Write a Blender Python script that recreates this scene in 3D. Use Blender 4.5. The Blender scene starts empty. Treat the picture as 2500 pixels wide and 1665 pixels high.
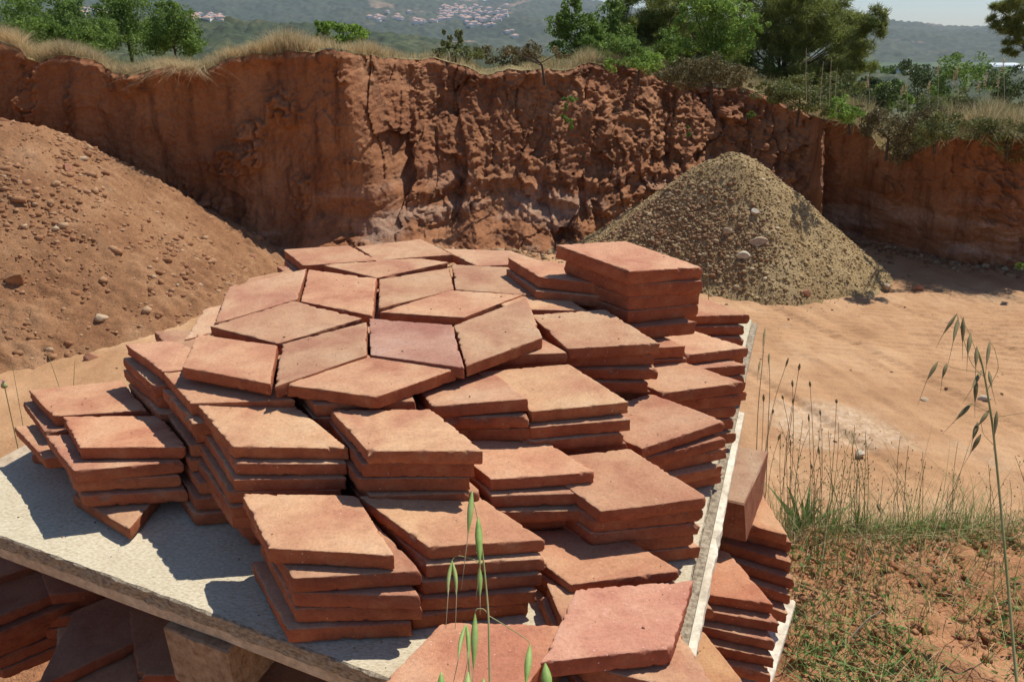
import bpy, math, random
import numpy as np
from math import radians, sin, cos, tan, pi, atan2, sqrt
from mathutils import Vector, Matrix, noise as mn

# ---------------------------------------------------------------- camera, light, exposure
SC = bpy.context.scene
COL = SC.collection
CZ = 3.6
F = 1850.0                      # focal length in pixels of the 2500 px wide photograph
PITCH = math.atan((832.5 - 90.0) / F)
cam_d = bpy.data.cameras.new('camera'); cam = bpy.data.objects.new('camera', cam_d); COL.objects.link(cam)
cam.location = (0, 0, CZ); cam.rotation_euler = (pi / 2 - PITCH, 0, 0)
cam_d.sensor_width = 36; cam_d.lens = 36 * F / 2500; cam_d.clip_start = 0.05; cam_d.clip_end = 30000
SC.camera = cam
SUN_EL, SUN_AZ = radians(58), radians(47)
world = bpy.data.worlds.new('World'); SC.world = world; world.use_nodes = True
wn = world.node_tree.nodes; wn.clear()
sky = wn.new('ShaderNodeTexSky'); sky.sky_type = 'NISHITA'; sky.sun_disc = False
sky.sun_elevation = SUN_EL; sky.sun_rotation = SUN_AZ; sky.dust_density = .35; sky.air_density = 1.0; sky.ozone_density = 1.6
bg = wn.new('ShaderNodeBackground'); bg.inputs[1].default_value = 0.082
wo = wn.new('ShaderNodeOutputWorld')
tint = wn.new('ShaderNodeMix'); tint.data_type = 'RGBA'; tint.blend_type = 'MULTIPLY'; tint.inputs[0].default_value = 1; tint.inputs[7].default_value = (.88, .97, 1.14, 1)
world.node_tree.links.new(sky.outputs[0], tint.inputs[6]); world.node_tree.links.new(tint.outputs[2], bg.inputs[0]); world.node_tree.links.new(bg.outputs[0], wo.inputs[0])
sun_d = bpy.data.lights.new('sun', 'SUN'); sun_d.energy = 4.8; sun_d.angle = radians(0.5); sun_d.color = (1.0, 0.96, 0.90)
sun = bpy.data.objects.new('sun', sun_d); COL.objects.link(sun)
sv = Vector((sin(SUN_AZ) * cos(SUN_EL), cos(SUN_AZ) * cos(SUN_EL), sin(SUN_EL)))
sun.rotation_euler = sv.to_track_quat('Z', 'Y').to_euler(); sun.location = (5, 5, 30)
SC.view_settings.view_transform = 'Standard'; SC.view_settings.look = 'None'
SC.view_settings.exposure = 0.10; SC.view_settings.gamma = 1.0
SC.cycles.max_bounces = 6; SC.cycles.volume_bounces = 0
SC.cycles.volume_step_rate = 4
rng = np.random.default_rng(7); random.seed(7)

# ---------------------------------------------------------------- helpers
CP, SP = cos(PITCH), sin(PITCH)
def ray(px, py):
    x, u = (px - 1250) / F, -(py - 832.5) / F
    return np.array([x, CP + u * SP, -SP + u * CP])
def at_y(px, py, Y):            # world point on a sight line at forward distance Y
    d = ray(px, py); p = d * (Y / d[1]); p[2] += CZ; return p
def at_z(px, py, z):
    d = ray(px, py); p = d * ((z - CZ) / d[2]); p[2] += CZ; return p
def at_d(px, py, D):
    d = ray(px, py); p = d / np.linalg.norm(d) * D; p[2] += CZ; return p

def tag(o, label=None, cat=None, group=None, kind=None):
    if label: o['label'] = label
    if cat: o['category'] = cat
    if group: o['group'] = group
    if kind: o['kind'] = kind
    return o
def mesh_np(name, V, Fc, m=None, smooth=True, parent=None, loc=None, link=True, mi=None):
    V = np.asarray(V, dtype=np.float32)
    if loc is not None: V = V - np.asarray(loc, dtype=np.float32)
    me = bpy.data.meshes.new(name)
    if isinstance(Fc, np.ndarray):
        n, k = Fc.shape
        me.vertices.add(len(V)); me.vertices.foreach_set('co', V.ravel())
        me.loops.add(n * k); me.loops.foreach_set('vertex_index', Fc.astype(np.int32).ravel())
        me.polygons.add(n); me.polygons.foreach_set('loop_start', np.arange(0, n * k, k, dtype=np.int32))
        me.polygons.foreach_set('loop_total', np.full(n, k, dtype=np.int32))
        me.update(calc_edges=True)
    else:
        me.from_pydata(V.tolist(), [], Fc); me.update()
    if mi is not None: me.polygons.foreach_set('material_index', np.asarray(mi, dtype=np.int32))
    me.polygons.foreach_set('use_smooth', np.full(len(me.polygons), smooth, dtype=bool))
    for mm in (m if isinstance(m, (list, tuple)) else [m]):
        if mm: me.materials.append(mm)
    o = bpy.data.objects.new(name, me)
    if loc is not None: o.location = [float(a) for a in loc]
    if parent is not None:
        o.parent = parent
    if link: COL.objects.link(o)
    return o
def empty(name, loc):
    o = bpy.data.objects.new(name, None); COL.objects.link(o); o.location = [float(a) for a in loc]; o.empty_display_size = .1
    return o
def part(name, V, Fc, m, root, smooth=True):
    """part under an Empty root: world coordinates given"""
    V = np.asarray(V, dtype=np.float32) - np.array(root.location, dtype=np.float32)
    if root.parent: V = V - np.array(root.parent.location, dtype=np.float32)
    return mesh_np(name, V, Fc, m, smooth, parent=root)

class NT:
    def __init__(s, name):
        s.m = bpy.data.materials.new(name); s.m.use_nodes = True; s.n = s.m.node_tree.nodes; s.l = s.m.node_tree.links
        s.b = s.n['Principled BSDF']; s.b.inputs['Roughness'].default_value = .9
        s.b.inputs['Specular IOR Level'].default_value = .25
    def N(s, t, **k):
        n = s.n.new('ShaderNode' + t)
        for a, v in k.items(): setattr(n, a, v)
        return n
    def L(s, a, b): s.l.new(a, b)
    def coord(s, kind='Object', scale=(1, 1, 1), rnd=0):
        tc = s.N('TexCoord'); mp = s.N('Mapping'); mp.inputs['Scale'].default_value = scale
        s.L(tc.outputs[kind], mp.inputs['Vector'])
        if rnd:
            oi = s.N('ObjectInfo'); mu = s.N('Math', operation='MULTIPLY'); mu.inputs[1].default_value = rnd
            s.L(oi.outputs['Random'], mu.inputs[0]); cb = s.N('CombineXYZ')
            for i in range(3): s.L(mu.outputs[0], cb.inputs[i])
            s.L(cb.outputs[0], mp.inputs['Location'])
        return mp.outputs[0]
    def noise(s, v, scale, detail=4, rough=.55, dist=0):
        n = s.N('TexNoise'); n.inputs['Scale'].default_value = scale; n.inputs['Detail'].default_value = detail
        n.inputs['Roughness'].default_value = rough; n.inputs['Distortion'].default_value = dist
        s.L(v, n.inputs['Vector']); return n.outputs['Fac']
    def vor(s, v, scale, feature='F1'):
        n = s.N('TexVoronoi', feature=feature); n.inputs['Scale'].default_value = scale; s.L(v, n.inputs['Vector']); return n
    def ramp(s, fac, stops, interp='LINEAR'):
        r = s.N('ValToRGB'); r.color_ramp.interpolation = interp; e = r.color_ramp.elements
        while len(e) < len(stops): e.new(.5)
        for el, (p, c) in zip(e, stops):
            el.position = p; el.color = (c if len(c) == 4 else (*c, 1)) if isinstance(c, tuple) else (c, c, c, 1)
        s.L(fac, r.inputs[0]); return r.outputs[0]
    def mix(s, f, a, b, mode='MIX'):
        n = s.N('Mix', data_type='RGBA', blend_type=mode)
        for i, x in ((0, f), (6, a), (7, b)):
            if hasattr(x, 'links'): s.L(x, n.inputs[i])
            else: n.inputs[i].default_value = x if i == 0 else (*x, 1)
        return n.outputs[2]
    def math(s, op, a, b=0.0):
        n = s.N('Math', operation=op)
        for i, x in ((0, a), (1, b)):
            if hasattr(x, 'links'): s.L(x, n.inputs[i])
            else: n.inputs[i].default_value = x
        return n.outputs[0]
    def bump(s, h, strength=.5, dist=.002):
        n = s.N('Bump'); n.inputs['Strength'].default_value = strength; n.inputs['Distance'].default_value = dist
        s.L(h, n.inputs['Height'])
        if s.b.inputs['Normal'].links: s.L(s.b.inputs['Normal'].links[0].from_socket, n.inputs['Normal'])
        s.L(n.outputs[0], s.b.inputs['Normal'])
    def col(s, c): s.L(c, s.b.inputs['Base Color'])

# ---------------------------------------------------------------- materials
def m_terracotta(name='terracotta', sg=.50):
    t = NT(name); v = t.coord(rnd=40)
    a = t.noise(v, 8, 3, .5, .6)
    c = t.ramp(a, [(.36, (.48, .232, .138)), (.47, (.55, .302, .176)), (.57, (.60, .358, .208)), (.72, (.625, .41, .25))])
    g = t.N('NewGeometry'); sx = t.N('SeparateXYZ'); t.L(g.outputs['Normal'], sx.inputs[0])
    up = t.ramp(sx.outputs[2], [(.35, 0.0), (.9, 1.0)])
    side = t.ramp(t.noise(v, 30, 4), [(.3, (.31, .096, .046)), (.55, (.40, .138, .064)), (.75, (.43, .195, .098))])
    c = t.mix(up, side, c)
    f = t.noise(v, 210, 5, .7); fr = t.ramp(f, [(.3, (.80, .78, .76)), (.5, (1., 1., 1.)), (.72, (1.13, 1.12, 1.1))])
    c = t.mix(1.0, c, fr, 'MULTIPLY')
    m2 = t.noise(v, 45, 4, .6); c = t.mix(1.0, c, t.ramp(m2, [(.32, (.90, .87, .85)), (.55, (1., 1., 1.)), (.75, (1.06, 1.04, 1.0))]), 'MULTIPLY')
    w = t.vor(v, 95); ws = t.ramp(w.outputs['Distance'], [(.07, 1.0), (.12, 0.0)])
    gate = t.ramp(t.noise(v, 24, 2), [(sg, 0.0), (sg + .12, 1.0)]); sp = t.math('MULTIPLY', ws, gate)
    c = t.mix(t.math('MULTIPLY', sp, .7), c, (.78, .62, .50))
    d = t.vor(v, 60); ds = t.ramp(d.outputs['Distance'], [(.05, 1.0), (.1, 0.0)])
    gate2 = t.ramp(t.noise(v, 17, 2), [(.56, 0.0), (.64, 1.0)]); dp = t.math('MULTIPLY', ds, gate2)
    c = t.mix(t.math('MULTIPLY', dp, .55), c, (.16, .075, .05))
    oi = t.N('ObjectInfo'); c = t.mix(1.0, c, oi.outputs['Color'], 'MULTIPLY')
    t.col(c)
    t.bump(t.noise(v, 520, 4, .75), .8, .0014)
    t.bump(t.noise(v, 90, 4, .6), .35, .003)
    t.bump(t.math('SUBTRACT', 1.0, dp), .6, .0025)
    return t.m
def m_simple(name, stops, scale=3, detail=5, bump=None, dist=.01, kind='Object', rnd=0, rough=.9, fine=None, stretch=(1, 1, 1)):
    t = NT(name); v = t.coord(kind, stretch, rnd); n = t.noise(v, scale, detail, .6)
    c = t.ramp(n, stops)
    if fine:
        c = t.mix(1.0, c, t.ramp(t.noise(v, fine, 4, .7), [(.3, (.72, .7, .68)), (.5, (1, 1, 1)), (.7, (1.25, 1.24, 1.2))]), 'MULTIPLY')
    t.col(c); t.b.inputs['Roughness'].default_value = rough
    if bump: t.bump(t.noise(v, bump, 5, .65), .8, dist)
    return t.m
def m_ground():
    t = NT('sandy_floor'); v = t.coord('Object')
    c = t.ramp(t.noise(v, .9, 5, .55), [(.3, (.37, .20, .092)), (.5, (.465, .262, .128)), (.7, (.54, .335, .178))])
    c = t.mix(1.0, c, t.ramp(t.noise(v, 60, 5, .7), [(.3, (.78, .76, .74)), (.5, (1, 1, 1)), (.7, (1.12, 1.12, 1.1))]), 'MULTIPLY')
    c = t.mix(1.0, c, t.ramp(t.noise(t.coord('Object', (1, .35, 1)), 3.2, 5, .65), [(.3, (.84, .80, .77)), (.5, (1, 1, 1)), (.7, (1.08, 1.08, 1.08))]), 'MULTIPLY')
    # greyish gravel patches pressed into the sand
    mp = t.N('Mapping'); t.L(v, mp.inputs[0]); mp.inputs['Location'].default_value = (-3.25 * .95, -6.75 * 1.5, 0); mp.inputs['Scale'].default_value = (.95, 1.5, 1)
    ln = t.N('VectorMath', operation='LENGTH'); t.L(mp.outputs[0], ln.inputs[0])
    near = t.ramp(ln.outputs['Value'], [(.3, .28), (1.0, 0.0)]); patch = t.ramp(t.math('ADD', t.noise(v, .75, 5, .65), near), [(.62, 0.0), (.74, 1.0)])
    gr = t.ramp(t.vor(v, 28).outputs['Color'], [(.2, (.42, .29, .17)), (.6, (.58, .44, .29)), (.9, (.68, .57, .42))])
    c = t.mix(t.math('MULTIPLY', patch, .5), c, gr)
    t.col(c); t.bump(t.noise(v, 35, 6, .7), .7, .012); t.bump(t.vor(v, 24).outputs['Distance'], .25, .01)
    return t.m
def m_cliff():
    t = NT('red_earth'); v = t.coord('Object')
    c = t.ramp(t.noise(v, .8, 6, .6), [(.28, (.235, .088, .036)), (.5, (.335, .142, .060)), (.72, (.43, .21, .098))])
    vb = t.coord('Object', (.25, .25, 1.0)); band = t.noise(vb, 2.6, 3, .5)
    sx = t.N('SeparateXYZ'); t.L(v, sx.inputs[0])
    low = t.ramp(sx.outputs[2], [(.02, 1.0), (.42, 0.0)]); low = t.ramp(t.math('DIVIDE', sx.outputs[2], 1.6), [(.15, 1.0), (.9, 0.0)])
    pale = t.ramp(band, [(.48, 0.0), (.60, 1.0)])
    c = t.mix(t.math('MULTIPLY', t.math('MULTIPLY', pale, low), .8), c, (.50, .33, .22))
    vs = t.coord('Object', (1.0, 1.0, .12)); c = t.mix(1.0, c, t.ramp(t.noise(vs, 4.5, 4, .6), [(.3, (.5, .46, .45)), (.5, (1, 1, 1)), (.75, (1.15, 1.15, 1.15))]), 'MULTIPLY')
    c = t.mix(1.0, c, t.ramp(t.noise(v, 22, 5, .7), [(.3, (.8, .78, .76)), (.5, (1, 1, 1)), (.7, (1.15, 1.15, 1.15))]), 'MULTIPLY')
    t.col(c); t.bump(t.noise(v, 16, 6, .7), .8, .035); t.bump(t.noise(v, 55, 4, .7), .6, .012)
    return t.m
def m_objtint(name, base, spread=.25, bump=40, dist=.006, noise=12):
    t = NT(name); v = t.coord('Object')
    g = t.N('NewGeometry')
    c = t.ramp(g.outputs['Random Per Island'], base)
    c = t.mix(1.0, c, t.ramp(t.noise(v, noise, 4, .7), [(.3, (.8, .8, .8)), (.5, (1, 1, 1)), (.7, (1.15, 1.15, 1.15))]), 'MULTIPLY')
    t.col(c); t.bump(t.noise(v, bump, 4, .7), .6, dist)
    return t.m
def m_leaf(name, base, trans=.25, rough=.6):
    t = NT(name); g = t.N('NewGeometry')
    v = t.coord('Object'); c = t.ramp(g.outputs['Random Per Island'], base)
    c = t.mix(1.0, c, t.ramp(t.noise(v, 1.6, 3), [(.3, (.72, .75, .7)), (.5, (1, 1, 1)), (.7, (1.22, 1.18, 1.1))]), 'MULTIPLY')
    t.col(c); t.b.inputs['Roughness'].default_value = rough; t.b.inputs['Specular IOR Level'].default_value = .2
    tr = t.N('BsdfTranslucent'); t.L(c, tr.inputs[0]); mx = t.N('MixShader'); mx.inputs[0].default_value = trans
    out = t.n['Material Output']; t.L(t.b.outputs[0], mx.inputs[1]); t.L(tr.outputs[0], mx.inputs[2]); t.L(mx.outputs[0], out.inputs[0])
    return t.m
def m_board():
    t = NT('chipboard_top'); v = t.coord('Object', (1, 1, 1))
    a = t.coord('Object', (1, 2.6, 1))
    c = t.ramp(t.noise(a, 160, 3, .6), [(.30, (.42, .33, .19)), (.42, (.55, .465, .31)), (.6, (.66, .58, .41)), (.75, (.75, .68, .51))])
    c = t.mix(1.0, c, t.ramp(t.noise(v, 7, 4, .6), [(.3, (.86, .84, .8)), (.6, (1, 1, 1))]), 'MULTIPLY')
    c = t.mix(t.ramp(t.noise(v, 3.1, 4, .65), [(.52, 0.0), (.72, .45)]), c, (.46, .33, .22))
    d = t.ramp(t.vor(a, 55).outputs['Distance'], [(.06, 1.0), (.13, 0.0)]); c = t.mix(t.math('MULTIPLY', d, .5), c, (.22, .17, .12))
    t.col(c); t.bump(t.noise(a, 260, 4, .7), .45, .0012)
    return t.m
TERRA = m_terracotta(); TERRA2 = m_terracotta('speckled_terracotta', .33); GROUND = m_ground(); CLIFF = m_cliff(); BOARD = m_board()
FIBRE = m_simple('chipboard_edge', [(.3, (.14, .105, .07)), (.5, (.34, .27, .18)), (.7, (.50, .42, .30))], 120, 4, 200, .004, stretch=(1, 1, 2.2))
LATH = m_simple('raw_pine', [(.3, (.42, .31, .20)), (.55, (.52, .41, .28)), (.75, (.60, .50, .36))], 9, 5, 60, .002, fine=90, stretch=(1, 1, 1))
LATHW = m_simple('weathered_pine', [(.3, (.46, .38, .26)), (.5, (.66, .58, .44)), (.7, (.76, .70, .56))], 14, 5, 70, .002, fine=70)
BLOCKM = m_simple('pressed_chip_block', [(.3, (.20, .12, .065)), (.5, (.34, .22, .125)), (.7, (.44, .31, .19))], 70, 5, 120, .004)
DIRT = m_simple('loose_orange_dirt', [(.3, (.22, .100, .043)), (.5, (.30, .150, .068)), (.72, (.38, .215, .11))], 1.3, 6, 45, .02, fine=30)
MOUNDM = m_simple('clodded_red_soil', [(.3, (.31, .125, .052)), (.5, (.42, .195, .088)), (.7, (.50, .27, .135))], 3.2, 6, 80, .012, fine=60)
GRAVEL = m_simple('gravel_base', [(.3, (.29, .19, .08)), (.5, (.37, .255, .115)), (.7, (.45, .325, .16))], 2, 6, 40, .03, fine=45)
# ---------------------------------------------------------------- numpy noise
_P = np.random.default_rng(11).permutation(4096).astype(np.int64); _P = np.concatenate([_P, _P])
_R = np.random.default_rng(12).random(4096)
def vnoise(x, y, z=0.0):
    x, y, z = np.broadcast_arrays(np.asarray(x, float), np.asarray(y, float), np.asarray(z, float))
    xi, yi, zi = np.floor(x).astype(np.int64), np.floor(y).astype(np.int64), np.floor(z).astype(np.int64)
    fx, fy, fz = x - xi, y - yi, z - zi
    fx, fy, fz = [f * f * (3 - 2 * f) for f in (fx, fy, fz)]
    def h(a, b, c): return _R[_P[(_P[(_P[a & 4095] + b) & 4095] + c) & 4095]]
    r = 0
    for dx in (0, 1):
        for dy in (0, 1):
            for dz in (0, 1):
                w = (fx if dx else 1 - fx) * (fy if dy else 1 - fy) * (fz if dz else 1 - fz)
                r = r + w * h(xi + dx, yi + dy, zi + dz)
    return r * 2 - 1
def fbm(x, y, z=0.0, o=4, g=.5):
    a, r, f = 1, 0, 1
    for i in range(o): r = r + a * vnoise(np.asarray(x) * f + 17.3 * i, np.asarray(y) * f + 5.1 * i, np.asarray(z) * f); a *= g; f *= 2.03
    return r
def sstep(a, b, x): t = np.clip((x - a) / (b - a), 0, 1); return t * t * (3 - 2 * t)
def grid_faces(nu, nv):
    i = np.arange(nu - 1)[:, None] * nv + np.arange(nv - 1)[None, :]; i = i.ravel()
    return np.stack([i, i + nv, i + nv + 1, i + 1], 1)

def facets(x, y, size, seed, tilt=1.0):
    """broken planar faces: every cell of a jittered Voronoi carries its own height and slope"""
    R = np.random.default_rng(seed); T = R.random((5, 4096)); x = x / size; y = y / size
    xi, yi = np.floor(x).astype(np.int64), np.floor(y).astype(np.int64); best = np.full(x.shape, 9e9); out = np.zeros(x.shape)
    for dx in (-1, 0, 1):
        for dy in (-1, 0, 1):
            a, b = xi + dx, yi + dy; h = _P[(_P[a & 4095] + b) & 4095]
            cx, cy = a + T[0][h], b + T[1][h]; d = (x - cx) ** 2 + (y - cy) ** 2; k = d < best
            v = (T[2][h] - .5) + tilt * ((T[3][h] - .5) * (x - cx) + (T[4][h] - .5) * (y - cy)) * 2
            out = np.where(k, v, out); best = np.where(k, d, best)
    return out
# ---------------------------------------------------------------- pit floor and mound
def mound_z(x, y):
    # top of the bank the pallets stand on: level near the camera, falling away to the pit floor
    edge = 2.05 - .28 * np.clip(x - 1.6, 0, 3) + .12 * vnoise(x * 1.3, 3.3) - .10 * np.clip(-x - .8, 0, 3)
    t = np.clip((y - edge) / 2.6, 0, 1)
    z = 2.17 * (1 - t) ** 1.35 + .05 * np.clip(1 - np.abs(y - edge + .25) / .5, 0, 1)
    side = sstep(7.5, 4.2, np.abs(x))
    return z * side
def floor_h(x, y):
    h = .035 * fbm(x * .5, y * .5, o=3)
    # tyre tracks: rows of small ripples pressed across two curving bands
    ang = .55; a = x * cos(ang) + y * sin(ang); b = -x * sin(ang) + y * cos(ang)
    warp = .9 * vnoise(x * .35, y * .35) + .25 * vnoise(x * 1.4, y * 1.4, 4.)
    band = sstep(-.15, .35, vnoise(b * .75 + warp * .5, 7.7)) * sstep(1.0, 2.5, x) * sstep(12.2, 10.5, y)
    ph = (y + .22 * x + .12 * warp + .05 * vnoise(x * 2.2, y * 2.2, 2.)) / .15
    rip = ((1 - ph % 1) ** 1.8) * (.35 + .65 * sstep(-.2, .3, vnoise(x * 2.2, y * 5, 2.)))
    band = sstep(.9, 2., x) * sstep(12.4, 9, y) * (.25 + .75 * sstep(-.25, .25, vnoise(x * .5 + y * .3, y * .45, 7.7)))
    h = h + .030 * band * rip
    b2 = x * .946 + y * .325 + .25 * vnoise(y * .25, 3.); a2 = y * .3; tr_ = (x > .6) * sstep(4.5, 6.5, y)
    h = h + tr_ * (.010 * vnoise(b2 * 3.1, a2 * .6, 1.) + .008 * vnoise(b2 * 8.5, a2, 2.)) - tr_ * .03 * sstep(.12, .02, np.abs((b2 - 6.3) % 1.75 - .5)) * (1 + .3 * np.sin(y * 2 * pi / .11))
    h = h + .010 * (vnoise(b * 2.0, a * .2, 5.)) * (x > 0) + .010 * vnoise(b * 6, a * .5, 5.) * (x > 0)
    return h + .006 * fbm(x * 9, y * 9, o=3) + .004 * fbm(x * 30, y * 30, o=2)
def sheet(name, x0, x1, y0, y1, step, fn, m):
    X, Y = np.meshgrid(np.arange(x0, x1 + step / 2, step), np.arange(y0, y1 + step / 2, step), indexing='ij')
    Z = fn(X, Y); V = np.stack([X, Y, Z], -1).reshape(-1, 3)
    return tag(mesh_np(name, V, grid_faces(*X.shape), m), kind='structure')
def ground_fn(X, Y):
    return floor_h(X, Y)
sheet('ground', -12, 12, 3.2, 17, .028, ground_fn, GROUND)
# the same floor carried out of view, as one coarse sheet 1 cm lower
gx = np.array([-400, -60, -20, 20, 60, 400.]); gy = np.array([-300, -20, 0, 16.0])
X, Y = np.meshgrid(gx, gy, indexing='ij')
tag(mesh_np('outer_ground', np.stack([X, Y, 0 * X - .16], -1).reshape(-1, 3), grid_faces(*X.shape), GROUND), kind='structure')
def mound_fn(X, Y):
    z = mound_z(X, Y)
    m = np.clip(z / .4, 0, 1)
    big = fbm(X * 3.5, Y * 3.5, o=3) * .035
    cl = np.abs(fbm(X * 14, Y * 14, o=3)) * .028 + np.clip(vnoise(X * 38, Y * 38), 0, 1) * .012
    return z - .06 + m * (big + cl)
sheet('soil_bank', -5.0, 5.0, .3, 5.2, .021, mound_fn, MOUNDM)

# ---------------------------------------------------------------- cliff
def itp(x, pts): a = np.array(pts, float); return np.interp(x, a[:, 0], a[:, 1])
TOPY = [(-500, 80), (-150, 85), (0, 105), (60, 115), (105, 150), (150, 132), (220, 142), (300, 176), (340, 180), (400, 168), (500, 170), (560, 152), (640, 130), (760, 124), (850, 126), (930, 142), (1040, 138), (1100, 150), (1180, 182), (1240, 167), (1300, 170), (1400, 166), (1500, 152), (1560, 165), (1620, 198), (1700, 214), (1800, 214), (1900, 248), (2000, 285), (2060, 290), (2110, 305), (2140, 350), (2180, 375), (2230, 355), (2290, 325), (2400, 318), (2500, 335), (2700, 340), (3100, 350)]
YB = [(-500, 12.9), (0, 13.4), (700, 13.9), (900, 13.7), (1300, 13.8), (1600, 14.3), (1950, 14.0), (1990, 13.8), (2004, 15.0), (2100, 14.5), (2230, 13.5), (2300, 13.0), (2500, 12.2), (3100, 11.0)]
LEAN = [(-500, .05), (820, .08), (900, 1.3), (1000, 2.6), (1200, 2.5), (1480, 2.5), (1600, 2.7), (1800, 2.5), (1960, 1.6), (1992, .6), (2006, .0), (2200, .0), (2500, .0), (3100, .0)]
RUB = [(-500, .12), (760, .15), (860, .8), (1250, .8), (1500, .9), (1600, 1.3), (1960, 1.2), (2000, .45), (3100, .5)]
NU, NV = 1150, 240
cpx = np.concatenate([np.linspace(-500, 0, 130, endpoint=False), np.linspace(0, 2500, 900, endpoint=False), np.linspace(2500, 3100, 120)])
CB, CT = [], []
for p in cpx:
    yb = float(itp(p, YB)); L = float(itp(p, LEAN))
    ty = float(itp(p, TOPY)) + 7 * float(fbm(p * .021, 1.7, o=3))
    b = np.array([(p - 1250) / F * (yb * CP + CZ * SP), yb, -.1]); t = at_y(p, ty, yb + L)
    CB.append(b); CT.append(t)
CB, CT = np.array(CB), np.array(CT)
zf = np.linspace(0, 1, NV)[None, :]
Pc = CB[:, None, :] * (1 - zf[..., None]) + CT[:, None, :] * zf[..., None]
U = (CB[:, 0][:, None] + 0 * zf); Hh = Pc[..., 2]; PX = cpx[:, None] + 0 * zf
rub = itp(cpx, RUB)[:, None]; lean = itp(cpx, LEAN)[:, None]
# a diagonal seam separates the sheer left part from the crumbling middle
seam = sstep(-60, 60, PX - (850 + 170 * (1 - zf)))
rub = np.where(PX < 1200, .12 + (rub - .12) * seam, rub)
back = -(lean - .08) * zf * (1 - seam) * (PX < 1200) * .85        # sheer part stands forward of the seam
back = back - .10 * (1 - seam) * (PX < 1200)
big = fbm(U * .55, Hh * .55, 2.2, o=3) * .24
grooves = -np.abs(fbm(U * 2.6 + .5 * vnoise(U, Hh * .6), Hh * .28, 5.5, o=3)) * .30
lump = np.abs(fbm(U * 4.2, Hh * 4.2, 8., o=4, g=.6)) * .26
fine = fbm(U * 13, Hh * 13, 3., o=3, g=.6) * .035
ledge = (np.abs(((Hh * 2.3 + .7 * vnoise(U * 1.2, 4.)) % 1) - .5) - .25) * .22 * sstep(2.0, .9, Hh)
step = .30 * sstep(-.1, .1, vnoise(U * .9 + 3, Hh * .9, 9.)) + .16 * sstep(-.06, .06, vnoise(U * 2.1 + 3, Hh * 1.6, 2.))
saw = lambda w, a, p, sh: a * (1 - ((U + w * vnoise(U * .7, Hh * .8, sh) + sh) / p % 1)) ** .8
fac = saw(.9, .62, 1.9, .7) + saw(.5, .26, .63, .2) * sstep(-.3, .2, vnoise(U * 1.3, Hh * .9, 4.4))
wu, wh = U + .22 * fbm(U * 1.6, Hh * 1.6, 7., o=4), Hh + .22 * fbm(U * 1.6, Hh * 1.6, 3., o=4)
crk = facets(wu * 1.1, wh * .5, .95, 3, 1.1) * .30 + facets(wu * 1.3, wh * .5, .38, 5) * .10 + facets(wu, wh * .7, .15, 6) * .02
runl = -np.abs(vnoise(U * 4.2 + .35 * vnoise(U * 2, Hh * 1.2), Hh * .22, 2.)) ** .7 * .17 * sstep(.30, .55, zf) * sstep(1.0, .86, zf) * sstep(880, 980, PX) * sstep(1560, 1300, PX)
disp = rub * crk + runl + big * .6 + np.clip(rub - .15, 0, .8) * fac * sstep(0, .5, Hh) * .45 + rub * (grooves * .28 + lump * .10 + step * .2 + ledge * 1.5) + fine * (.5 + rub) + .05 * fbm(U * 3.2, Hh * .35, 1.3, o=3)
sheerp = (1 - np.clip(rub * 1.6, 0, 1)); spots = sstep(.30, .55, vnoise(U * 1.0 + 9, Hh * 1.3, 3.)) * sheerp
disp = disp + spots * (.06 + np.abs(fbm(U * 7, Hh * 7, o=3)) * .26)
talus = np.clip(1 - Hh / (.45 + .25 * vnoise(U * .8, 1.)), 0, 1) * (.55 + .3 * vnoise(U * 1.7, 6.)) * sstep(560, 720, PX) * sstep(2600, 900, PX)
disp = disp + talus + np.clip(1 - Hh / .18, 0, 1) * .1
lip = np.exp(-((1 - zf) / .05) ** 2) * (.12 + .12 * vnoise(U * 1.3, 2.)) - sstep(.97, 1, zf) * .10
disp = disp + lip
for (p_, z_, rp, rz_, am) in ((88, .62, 24, .40, .42), (185, .72, 18, .14, .22), (690, .74, 42, .10, .30), (620, .58, 40, .12, .30), (500, .24, 46, .10, .28), (330, .95, 60, .06, .2), (742, .30, 30, .12, .22), (2150, .55, 40, .25, .3), (2420, .5, 70, .25, .25)):
    g_ = np.exp(-((PX - p_) / rp) ** 4 - ((zf - z_) / rz_) ** 4); disp = disp + g_ * am * (.35 + .65 * np.abs(fbm(U * 6, Hh * 6, p_ * .1, o=3)) * 1.3)
Pc = Pc.copy(); Pc[..., 1] -= disp + back * 0; Pc[..., 1] += back
Pc[..., 2] += .6 * disp * 0 + .02 * fbm(U * 6, Hh * 6, 4.)
tag(mesh_np('cliff', Pc.reshape(-1, 3), grid_faces(NU, NV), CLIFF), kind='structure')
CTOP = Pc[:, -1, :]
# plateau behind the cliff edge
PLAT = m_simple('dry_turf', [(.3, (.17, .15, .06)), (.5, (.26, .21, .09)), (.7, (.34, .25, .12))], 1.2, 5, 20, .02)
offs = np.array([0, .12, .3, .7, 1.5, 3, 6, 12, 24, 45, 80])
Vp = []
sel = CTOP[::4]
for j, o_ in enumerate(offs):
    q = sel.copy(); q[:, 1] += o_; q[:, 0] *= (1 + o_ / 14.)
    base = 3.1 - .13 * max(o_ - 1.5, 0)
    w = sstep(0, 8, o_)
    q[:, 2] = sel[:, 2] * (1 - w) + np.minimum(base, sel[:, 2] + .1 - .13 * max(o_ - 1.5, 0)) * w + (.03 * fbm(q[:, 0] * 2, q[:, 1] * 2) if o_ > 0 else 0)
    Vp.append(q)
Vp = np.stack(Vp, 1)
tag(mesh_np('plateau', Vp.reshape(-1, 3), grid_faces(Vp.shape[0], Vp.shape[1]), PLAT), kind='structure')

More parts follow.
